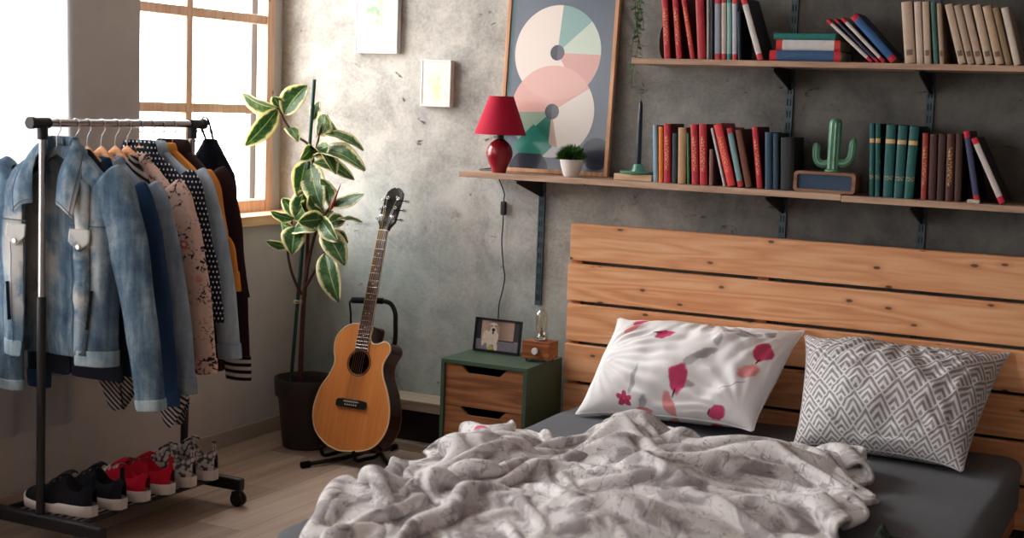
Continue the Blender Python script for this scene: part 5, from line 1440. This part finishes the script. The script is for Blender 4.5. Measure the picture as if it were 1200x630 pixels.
def garment(name, label, cat, y, mat, hem=-0.78, dep=0.042, hw=0.205, hem_hw=None, gap=0.0, cuff=(0.285, 0.05, -0.86), sleeve_r=(0.070, 0.052, 0.042), collar=0.045, collar_mat=None, cuff_mat=None, hem_mat=None, x=0.0, seed=0, zigzag=0.0, rz=0.0, sleeves=True, front_slant=0.0, subsurf=1, group='clothes on the rack', fold=1.0, ztop=-0.078, cuff_len=0.055, sthick=0.38, neck=0.055):
    rng = np.random.default_rng(seed + 100); r = thing(name, label, cat, (RX + x, y, RAIL_Z), (0, 0, rz), group=group)
    hem_hw = hem_hw or hw + 0.015
    n, m = 92, 46
    th = np.linspace(gap / 2, 2 * PI - gap / 2, n) - PI / 2      # starts at the front centre
    zs = ztop - 0.115
    t = np.concatenate([np.linspace(0, 1, 34), 1 + np.linspace(0, 1, 13)[1:]])
    P = np.zeros((n, len(t), 3)); m = len(t)
    ph = rng.uniform(0, 6.28, 6)
    for j, q in enumerate(t):
        if q <= 1:
            z = hem + (zs - hem) * q; w = hem_hw + (hw - hem_hw) * q; d = dep * (1.05 - 0.05 * q)
        else:
            s = q - 1; z0 = zs; w = hw + (neck - hw) * s; d = dep * (1 - 0.25 * s); z = None
        c, sn = np.cos(th), np.sin(th)
        e = 0.62
        X = w * np.sign(c) * np.abs(c) ** e; Y = d * np.sign(sn) * np.abs(sn) ** e
        if q > 1:
            s = q - 1
            Z = np.full(n, zs) + (ztop - zs) * (s ** 0.9) - 0.012 * (1 - s) * (np.abs(c) > 0.5)
        else:
            k = 1 - q
            fo = 0.007 * fold * (np.sin(3 * th + ph[0] + 1.4 * k) * (0.4 + 0.6 * k) + 0.7 * np.sin(7 * th + ph[1] - 2 * k) * (0.25 + 0.75 * k) + 0.45 * np.sin(13 * th + ph[2] + 3 * k) * k)
            Y = Y + fo * (0.3 + 0.7 * np.abs(sn)); X = X + 0.6 * fo * c
            Z = np.full(n, z)
            if zigzag: X = X + 0.05 * k
            if zigzag: Z = Z + k ** 3 * zigzag * (-np.maximum(np.exp(-((X - 0.02) / 0.06) ** 2), np.exp(-((X - 0.25) / 0.065) ** 2)))
        if gap and front_slant:
            edge = np.exp(-((np.minimum(th + PI / 2, 1.5 * PI - th)) / 0.5) ** 2)
            X = X + np.sign(c) * edge * front_slant * max(0, 1 - q)
        P[:, j] = np.stack([X, Y, Z], -1)
    P += (smooth_noise(n, m, 14, rng, 0.0022 * fold) + smooth_noise(n, m, 26, rng, 0.0012 * fold))[..., None] * np.array([0.4, 1.0, 0.1])
    if gap == 0:
        P[-1] = P[0]
    mb = MB().grid(P)
    body = mb.build('torso', mat, r, smooth=180, solid=0.0018, solid_off=-1, subsurf=subsurf, fixn=False)
    if hem_mat:
        kk = 4
        B = P[:, :kk].copy(); cen = B.mean(0, keepdims=True); B = cen + (B - cen) * np.array([1.012, 1.06, 1.0])
        MB().grid(B).build('hem_band', hem_mat, r, smooth=180, solid=0.002, subsurf=1, fixn=False)
    sl = []
    if sleeves:
        for s in (-1, 1):
            cx, cy, cz = cuff if s > 0 else (min(cuff[0], 0.225), cuff[1] * 0.6, cuff[2])
            path = spline([(s * (hw - 0.058), 0, zs + 0.022), (s * (hw - 0.014), 0.002, zs - 0.030), (s * (hw + (cx - hw) * 0.35), cy * 0.2, zs - 0.17), (s * (hw + (cx - hw) * 0.75), cy * 0.6, zs + (cz - zs) * 0.62), (s * cx, cy, cz)], 40)
            k = len(path); f = np.linspace(0, 1, k)
            rad = np.interp(f, [0, 0.10, 0.45, 1], [0.030, sleeve_r[0], sleeve_r[1] * 1.05, sleeve_r[2]])
            mb = MB(); mb.tube(path, list(rad * sthick), 26, caps=False, flat=1 / sthick)
            V = np.array(mb.v).reshape(k, 26, 3); ctr = V.mean(1, keepdims=True)
            a = np.linspace(0, 2 * PI, 26, endpoint=False)[None, :]; ff = f[:, None]
            D = V - ctr
            wr = 1 + 0.05 * fold * (np.sin(3 * a + 4 * ff + ph[3]) + 0.8 * np.sin(5 * a - 9 * ff + ph[4]) + 0.7 * np.sin(23 * ff + 2 * a + ph[5]) * (np.abs(ff - 0.5) < 0.32))
            V = ctr + D * wr[..., None]
            if s * D[5, :, 0].sum() < -1e9: pass
            mb.v = [tuple(q) for q in V.reshape(-1, 3)]
            so = mb.build('sleeve', mat, r, smooth=180, solid=0.0018, subsurf=subsurf, fixn=False)
            # cuff
            i0 = max(0, k - 1 - int(cuff_len / (np.linalg.norm(path[-1] - path[0]) / (k - 1))))
            C = V[i0:].copy(); cc = ctr[i0:]; C = cc + (C - cc) * 1.06
            m2 = MB(); m2.grid(C, close_v=True)
            m2.build('cuff', cuff_mat or mat, so, smooth=180, solid=0.0018, subsurf=1, fixn=False)
    if collar:
        na = 36; a = np.linspace(0.42, 2 * PI - 0.42, na) - PI / 2
        rows = []
        prof = [(0.0, -0.010, 0.0), (0.001, 0.012, 0.0), (0.003, 0.030 , 0.0), (0.010, 0.036, 0.004), (0.020, 0.028, 0.012), (0.030, 0.004, 0.03), (0.036, -0.020, 0.05)]
        sc = collar / 0.045
        for out_, up, tip in prof:
            row = []
            for q in a:
                front = max(0.0, 1 - min(q + PI / 2, 1.5 * PI - q) / 1.1)
                w = neck - 0.003 + out_ * sc; d = dep * 0.74 + out_ * 0.45 * sc
                row.append((w * math.cos(q) * (1 + 0.10 * front), d * math.sin(q) - tip * 0.12 * front * sc, ztop + (up * sc) - 0.055 * front - tip * 0.9 * front * sc))
            rows.append(row)
        MB().grid(np.array(rows).transpose(1, 0, 2)).build('collar', collar_mat or mat, r, smooth=180, solid=0.0016, subsurf=1, fixn=False)
    return r, P

def denim(name, dark, mid, light, fade=1.0):
    m = Mat(name, 0.9, 0.12); p = m.xyz('Object')
    tw = m.noise(1.0, 2, vec=m.vec(p[0] * 900, p[1] * 900, p[2] * 260)); b = m.noise(6, 5, 0.65, dist=0.6); st = m.noise(1.0, 4, 0.6, vec=m.vec(p[0] * 40, p[1] * 40, p[2] * 5))
    col = m.ramp(b * 0.45 + st * 0.35 + tw * 0.2, [(0.36, dark), (0.5, mid), (0.64, light)])
    m.base(col); m.bump(tw * 0.4 + st * 0.6, 0.35, 0.002); return m
D1 = denim('washed_denim', (38, 54, 74), (86, 108, 126), (150, 162, 168))
p_ = D1.xyz('Object')
# worn pale areas on the chest panels
worn = ell(p_[0].abs(), p_[2], 0.125, -0.40, 0.07, 0.20, 0, 0.9) * D1.noise(9, 4).ss(0.38, 0.58)
bc = D1.b.inputs['Base Color'].links[0].from_socket
D1.nt.links.new(D1.mix(worn * 0.75, bc, (190, 184, 176)), D1.b.inputs['Base Color'])
D1 = D1.m
D_SEAM = plain((70, 84, 100), 0.9, 0.1); D_PALE = denim('pale_denim_band', (96, 120, 138), (142, 162, 172), (186, 194, 196)).m
M_LININGTAG = plain((28, 32, 40), 0.7)
def denim_jacket():
    y = -1.776
    dep = 0.048
    r, P = garment('denim_jacket', 'open washed blue denim jacket hanging at the front end of the clothes rack', 'jacket', y, D1, hem=-0.735, dep=dep, hw=0.232, hem_hw=0.218, gap=0.62, sthick=0.55, cuff=(0.335, 0.035, -0.86), sleeve_r=(0.082, 0.066, 0.050), collar=0, x=0.012, seed=1, front_slant=0.012, cuff_mat=D_PALE, hem_mat=D_PALE, cuff_len=0.05, ztop=-0.066)
    def srf(x, z, off=0.004):
        """point on the front of the jacket at local x, z"""
        n, m = P.shape[:2]; best = None
        F = P[(P[..., 1] < 0)].reshape(-1, 3)
        d = (F[:, 0] - x) ** 2 + (F[:, 2] - z) ** 2; q = np.argsort(d)[:4]; w = 1 / (d[q] + 1e-6); w /= w.sum()
        return np.array([x, (F[q, 1] * w).sum() - off, z])
    # broad laid-back collar
    for s in (-1, 1):
        A = [(0.012 * s, 0.030, -0.050), (0.045 * s, 0.012, -0.040), (0.060 * s, -0.020, -0.075), (0.052 * s, -0.058, -0.150), (0.046 * s, -0.064, -0.245)]
        B = [(0.012 * s, 0.046, -0.088), (0.074 * s, 0.038, -0.080), (0.118 * s, -0.012, -0.112), (0.134 * s, -0.062, -0.205), (0.122 * s, -0.074, -0.285)]
        a, b = spline(A, 22), spline(B, 22)
        G = np.array([a + (b - a) * q + np.array([0, -0.010, 0.010]) * math.sin(PI * q) for q in np.linspace(0, 1, 9)])
        MB().grid(G).build('collar', D1, r, smooth=180, solid=0.003, solid_off=0, subsurf=1, fixn=False)
        edge = MB().tube([p + np.array([0, -0.0035, 0]) for p in G[-2]], 0.0012, 6).tube([p + np.array([0, -0.0035, 0]) for p in G[:, -2]], 0.0012, 6)
        edge.build('collar_stitching', D_SEAM, r)
        # yoke seam, front placket edge, chest pocket flap, side welt pocket
        sm = MB()
        sm.tube([srf(s * x, -0.305 + 0.01 * (x - 0.09), 0.0035) for x in np.linspace(0.085, 0.215, 14)], 0.0016, 6)
        for xx, z0, z1 in ((0.098, -0.34, -0.69), (0.158, -0.34, -0.69)):
            sm.tube([srf(s * (xx + (0.02 if xx < 0.12 else -0.02) * 0.6 * q), z0 + (z1 - z0) * q, 0.0035) for q in np.linspace(0, 1, 16)], 0.0012, 6)
        sm.build('seam', D_SEAM, r, smooth=180)
        fx = [0.090, 0.172]; top, pt = -0.315, -0.385
        n = 12; G = []
        for u in np.linspace(0, 1, n):
            x = s * (fx[0] + (fx[1] - fx[0]) * u); bot = pt + abs(u - 0.5) * 2 * 0.032
            G.append([srf(x, top + (bot - top) * v, 0.006 + 0.005 * v) for v in np.linspace(0, 1, 7)])
        fl = MB().grid(np.array(G)).build('pocket_flap', D1, r, smooth=180, solid=0.003, solid_off=0, fixn=False)
        q = srf(s * 0.131, -0.368, 0.014)
        MB().lathe([(0, 0), (0.0075, 0), (0.0085, 0.002), (0.007, 0.0045), (0, 0.005)], 18, mat=Matrix.Translation(tuple(q + np.array([0, 0.003, 0]))) @ Matrix.Rotation(PI / 2, 4, 'X')).build('button', plain((196, 186, 170), 0.3, 0.5, 0.8), fl, smooth=50)
        w = [srf(s * 0.172, -0.50, 0.007), srf(s * 0.160, -0.62, 0.007)]
        MB().tube([w[0], (w[0] + w[1]) / 2, w[1]], 0.007, 8, flat=0.35).build('welt_pocket', plain((34, 44, 58), 0.9), r, smooth=180)
    a = np.linspace(-0.15, PI + 0.15, 30)
    G = np.array([[((0.050 + o) * math.cos(q), 0.004 + (0.034 + o * 0.6) * math.sin(q), -0.072 + up) for q in a] for o, up in ((0, -0.012), (0.001, 0.012), (0.003, 0.028), (0.008, 0.033), (0.014, 0.024), (0.020, -0.010), (0.024, -0.036))])
    MB().grid(G.transpose(1, 0, 2)).build('collar_back', D1, r, smooth=180, solid=0.003, solid_off=0, subsurf=1, fixn=False)
    # front placket with buttons on the right-hand side
    G = []
    for z in np.linspace(-0.16, -0.70, 26):
        F = P[:8]; j = np.argmin(np.abs(P[-1, :, 2] - z)); e = P[0, j]; e2 = P[5, j]
        G.append([e + np.array([0, -0.004, 0]), e + (e2 - e) * 0.5 + np.array([0, -0.006, 0]), e2 + np.array([0, -0.004, 0])])
    MB().grid(np.array(G)).build('placket', D1, r, smooth=180, solid=0.003, solid_off=0, fixn=False)
    # inner neck label and dark hanger bar showing inside the collar
    MB().box((-0.018, 0.030, -0.135), (0.030, 0.033, -0.100)).build('neck_label', M_LININGTAG, r, smooth=0)
    return r
denim_jacket()
hanger(-1.776, 'dark hanger inside the denim jacket at the front of the rack', black=True)

M_NAVY = fabric((36, 58, 88), 0.16, 500, 0.25, 'navy_cotton'); M_SLATE = denim('slate_chambray', (96, 112, 130), (128, 142, 158), (160, 170, 182)).m
M_LBLUE = denim('pale_blue_chambray', (120, 140, 160), (152, 168, 184), (182, 194, 204)).m
M_COAT = fabric((44, 28, 30), 0.2, 300, 0.3, 'dark_brown_wool'); M_BLACKCLOTH = fabric((24, 26, 36), 0.15, 400, 0.25, 'black_cotton'); M_ORANGE = fabric((214, 138, 62), 0.1, 400, 0.2, 'orange_knit')
def floral_blush():
    m = Mat('blush_floral', 0.85, 0.15); p = m.xyz('Object'); n = m.noise(40, 4)
    col = m.mix(n, (206, 172, 158), (222, 192, 178))
    vv = m.vec(p[0] + p[1] * 0.6, 0.0, p[2])
    n2 = m.noise(28, 3)
    vd = m.voronoi(15.0, vec=vv); sp = m.noise(1.0, 3, vec=m.vec(p[0] * 55 + p[1] * 30, 0.0, p[2] * 70), dist=1.0)
    clus = m.noise(9.0, 2, vec=vv).ss(0.38, 0.50)
    col = m.mix(sp.ss(0.54, 0.59) * clus, col, (46, 40, 54))
    col = m.mix((vd + (n2 - 0.5) * 0.3).ss(0.25, 0.17) * clus, col, m.mix(n2, (172, 62, 68), (224, 142, 138)))
    col = m.mix((vd + (n2 - 0.5) * 0.3).ss(0.11, 0.07) * clus, col, (236, 208, 190))
    m.base(col); m.bump(m.noise(500, 2), 0.2, 0.001); return m.m
def dots():
    m = Mat('navy_polka_dot', 0.85, 0.15); p = m.xyz('Object')
    c = 0.017; U = (p[0] + p[1]) / c; V = p[2] / c
    row = V.floor(); a = (U + row * 0.5).fract() - 0.5; b = V.fract() - 0.5
    k = (a * a + b * b * 1.0).sqrt().ss(0.24, 0.16)
    m.base(m.mix(k, (26, 30, 46), (222, 220, 216))); m.bump(m.noise(500, 2), 0.2, 0.001); return m.m
def stripes(pitch, c1, c2, diag=0.0, soft=0.08):
    m = Mat('black_white_stripe', 0.88, 0.12); p = m.xyz('Object')
    k = ((p[2] + p[0] * diag + (m.noise(6, 2) - 0.5) * 0.01) / pitch).fract()
    m.base(m.mix((k - 0.5).abs().ss(0.25 - soft, 0.25 + soft), c1, c2)); m.bump(m.noise(500, 2), 0.2, 0.001); return m.m
M_STRIPE = stripes(0.018, (30, 28, 32), (168, 160, 158), 0.7); M_STRIPE_H = stripes(0.024, (22, 20, 24), (186, 178, 174))
garment('shirt', 'navy blue cotton shirt hanging directly behind the denim jacket', 'shirt', -1.645, M_NAVY, dep=0.023, fold=0.75, ztop=-0.118, neck=0.09, collar=0.018, hem=-0.79, cuff=(0.305, 0.03, -0.875), hw=0.224, seed=2, sleeve_r=(0.074, 0.058, 0.046))
hanger(-1.645, 'pale wooden hanger of the navy shirt, right behind the denim jacket')
garment('shirt', 'slate blue chambray shirt hanging between the navy and the blush floral one', 'shirt', -1.582, M_SLATE, dep=0.020, fold=0.6, ztop=-0.116, neck=0.09, collar=0.018, hem=-0.76, cuff=(0.325, 0.03, -0.845), hw=0.228, seed=3, sleeve_r=(0.070, 0.056, 0.044))
hanger(-1.582, 'wooden hanger of the slate chambray shirt, second wooden one on the rail')
garment('dress', 'long black and white striped dress with pointed hem dipping below the shirts', 'dress', -1.5175, M_STRIPE, hem=-0.82, dep=0.026, hw=0.19, hem_hw=0.26, sleeves=False, collar=0.02, ztop=-0.116, neck=0.085, seed=4, zigzag=0.15, fold=1.0)
hanger(-1.5175, 'wooden hanger of the black and white striped dress')
garment('blouse', 'blush pink floral blouse hanging beside the polka dot one', 'blouse', -1.462, floral_blush(), ztop=-0.112, neck=0.085, collar=0.022, hem=-0.80, cuff=(0.310, 0.03, -0.80), hw=0.226, seed=5, sleeve_r=(0.070, 0.056, 0.042), dep=0.022)
hanger(-1.462, 'wooden hanger of the blush floral blouse')
garment('blouse', 'navy blouse with white polka dots hanging behind the blush floral one', 'blouse', -1.405, dots(), fold=0.7, collar=0.03, hem=-0.74, cuff=(0.295, 0.022, -0.64), hw=0.226, seed=6, sleeve_r=(0.062, 0.05, 0.04), dep=0.020)
hanger(-1.405, 'hanger of the polka dot blouse, seen only by its hook')
garment('shirt', 'pale blue chambray shirt hanging between polka dot blouse and dark coat', 'shirt', -1.350, M_LBLUE, fold=0.7, collar=0.03, hem=-0.74, cuff=(0.322, 0.03, -0.765), hw=0.228, seed=7, sleeve_r=(0.066, 0.052, 0.042), dep=0.020)
hanger(-1.350, 'hanger of the pale blue chambray shirt, seen only by its hook')
garment('sweater', 'thin orange sweater showing as a sliver beside the dark coat', 'sweater', -1.297, M_ORANGE, hem=-0.62, cuff=(0.275, 0.03, -0.55), hw=0.214, seed=8, sleeve_r=(0.060, 0.046, 0.038), dep=0.019, collar=0.02)
hanger(-1.297, 'hanger of the orange sweater, seen only by its hook')
garment('coat', 'dark brown coat with striped cuffs hanging at the window end of the rack', 'coat', -1.238, M_COAT, collar=0.035, hem=-0.83, cuff=(0.272, 0.03, -0.86), hw=0.218, seed=9, sleeve_r=(0.070, 0.058, 0.046), dep=0.026, cuff_mat=M_STRIPE_H, cuff_len=0.08)
hanger(-1.238, 'black hanger of the dark brown coat', black=True)
def end_bag():
    y = -1.062
    r, P = garment('dress', 'black sleeveless dress hung by its strap over the far rail end', 'dress', y, M_BLACKCLOTH, hem=-0.60, dep=0.020, hw=0.105, hem_hw=0.17, sleeves=False, collar=0, seed=10, x=0.02, neck=0.02, ztop=-0.050, fold=0.7)
    MB().tube(spline([(-0.016, 0, -0.058), (-0.040, 0, -0.01), (-0.034, 0, 0.020), (-0.016, 0, 0.022), (-0.004, 0, 0.0), (0.014, 0, -0.058)], 30), 0.006, 10, flat=0.4).build('strap', M_BLACKCLOTH, r, smooth=180)
end_bag()
garment('shirt', 'black shirt whose dark hem hangs below the denim jacket', 'shirt', -1.697, M_BLACKCLOTH, hem=-0.80, dep=0.017, hw=0.19, hem_hw=0.20, sleeves=False, collar=0, seed=12, fold=0.25)
hanger(-1.697, 'black hanger of the black shirt behind the denim jacket', black=True)

def shoe(label, pos, rz, upper, sole, lace, group, seed=0, accent=None, high=1.0):
    r = thing('sneaker', label, 'shoe', pos, (0, 0, rz), group=group)
    # local: toe towards -x, heel +x, length 0.28
    L = 0.285; n = 30; m = 17
    s = np.linspace(0, 1, n)
    hw = np.interp(s, [0, .03, .10, .25, .42, .62, .80, .93, 1.0], [.004, .022, .037, .047, .046, .036, .035, .031, .012])
    ht = np.interp(s, [0, .04, .12, .28, .45, .58, .66, .74, .86, .95, 1.0], [.018, .036, .048, .055, .074, .094, .100, .080, .082, .098, .070]) * high
    cl = np.interp(s, [0, .3, .6, 1.0], [.006, -.002, -.004, 0.0])
    z0 = 0.022
    X = (s - 0.5) * L
    P = np.zeros((n, m, 3))
    for i in range(n):
        a = np.linspace(PI, 0, m); e = 0.72
        P[i, :, 0] = X[i] + (0.004 * np.sin(a) if s[i] > .9 else 0)
        P[i, :, 1] = cl[i] + hw[i] * np.sign(np.cos(a)) * np.abs(np.cos(a)) ** e
        P[i, :, 2] = z0 + (ht[i] - 0.01) * np.abs(np.sin(a)) ** 0.8
    # foot opening: sink the middle between tongue and heel
    for i in range(n):
        if .66 < s[i] < .95:
            k = math.sin(PI * (s[i] - .66) / .29) ** 0.6
            w = np.clip(1 - np.abs(np.linspace(-1, 1, m)) / 0.42, 0, 1) ** 0.5
            P[i, :, 2] -= w * 0.045 * k
    MB().grid(P).build('upper', upper, r, smooth=180, subsurf=1)
    so = MB(); rows = []
    for z, k in ((0.0, 0.94), (0.003, 1.0), (0.014, 1.06), (0.024, 1.07), (0.029, 1.02)):
        ring = [(X[i] * 1.02, cl[i] + (hw[i] * k + 0.002), z + 0.010 * max(0, (0.12 - s[i]) / 0.12) ** 2 + (0.006 if s[i] > 0.6 else 0) * (z > 0.01)) for i in range(n)] + [(X[i] * 1.02, cl[i] - (hw[i] * k + 0.002), z + 0.010 * max(0, (0.12 - s[i]) / 0.12) ** 2 + (0.006 if s[i] > 0.6 else 0) * (z > 0.01)) for i in reversed(range(n))]
        rows.append(ring)
    so.grid(np.array(rows), close_v=True); c = 2 * n
    so.f += [tuple(range(c)), tuple(4 * c + i for i in range(c))]; so.mi += [0, 0]
    so.build('sole', sole, r, smooth=40)
    la = MB()
    for q in (.40, .46, .52, .58, .63):
        i = int(round(q * (n - 1))); w = hw[i] * 0.62
        la.tube(spline([(X[i], cl[i] - w, z0 + ht[i] * 0.80), (X[i] + .002, cl[i], z0 + ht[i] + 0.001), (X[i], cl[i] + w, z0 + ht[i] * 0.80)], 10), 0.0028, 8)
    la.build('laces', lace, r, smooth=180)
    i = int(.66 * (n - 1)); tp = z0 + ht[i]
    tg = np.array([[(X[i] - .035 + .05 * u, cl[i] + .020 * v * (1 - .2 * u), z0 + np.interp(.54 + .14 * u, s, ht) + .012 * u - .008 * v * v) for v in np.linspace(-1, 1, 7)] for u in np.linspace(0, 1.1, 8)])
    MB().grid(tg).build('tongue', upper, r, smooth=180, solid=0.005, solid_off=0, fixn=False)
    MB().box((L * 0.5 - .010, -.009, z0 + .05), (L * 0.5 - .003, .009, z0 + .104 * high)).build('heel_tab', accent or upper, r, smooth=0, bevel=0.003)
    return r
SU = fabric((24, 24, 30), 0.2, 350, 0.4, 'black_mesh'); SR = fabric((168, 20, 44), 0.25, 250, 0.4, 'red_mesh')
ms_ = Mat('grey_snake_print', 0.7, 0.25); q_ = ms_.voronoi(60); ms_.base(ms_.mix(q_.ss(0.35, 0.6), (176, 168, 164), (62, 58, 60)))
SW = plain((206, 198, 194), 0.6, 0.3, var=0.06); LB = plain((20, 20, 24), 0.8); LW = plain((206, 200, 196), 0.8); LR = plain((150, 20, 36), 0.8)
SZ = 0.1003
shoe('black sneaker with white sole nearest the camera on the rack shelf', (RX + 0.015, -1.778, SZ), 0.0, SU, SW, LB, 'black sneakers', high=1.05)
shoe('black sneaker with white sole between its mate and the red pair', (RX + 0.035, -1.668, SZ), 0.0, SU, SW, LB, 'black sneakers', high=1.1)
shoe('red sneaker with white sole beside the black pair', (RX + 0.035, -1.558, SZ), 0.0, SR, SW, LW, 'red sneakers')
shoe('red sneaker with white sole beside the grey patterned pair', (RX + 0.045, -1.448, SZ), 0.0, SR, SW, LR, 'red sneakers')
shoe('grey patterned sneaker standing beside the red pair', (RX + 0.045, -1.338, SZ), 0.0, ms_.m, SW, LW, 'grey patterned sneakers', high=1.12)
shoe('grey patterned sneaker at the window end of the rack shelf', (RX + 0.05, -1.228, SZ), 0.0, ms_.m, SW, LW, 'grey patterned sneakers', high=1.12)
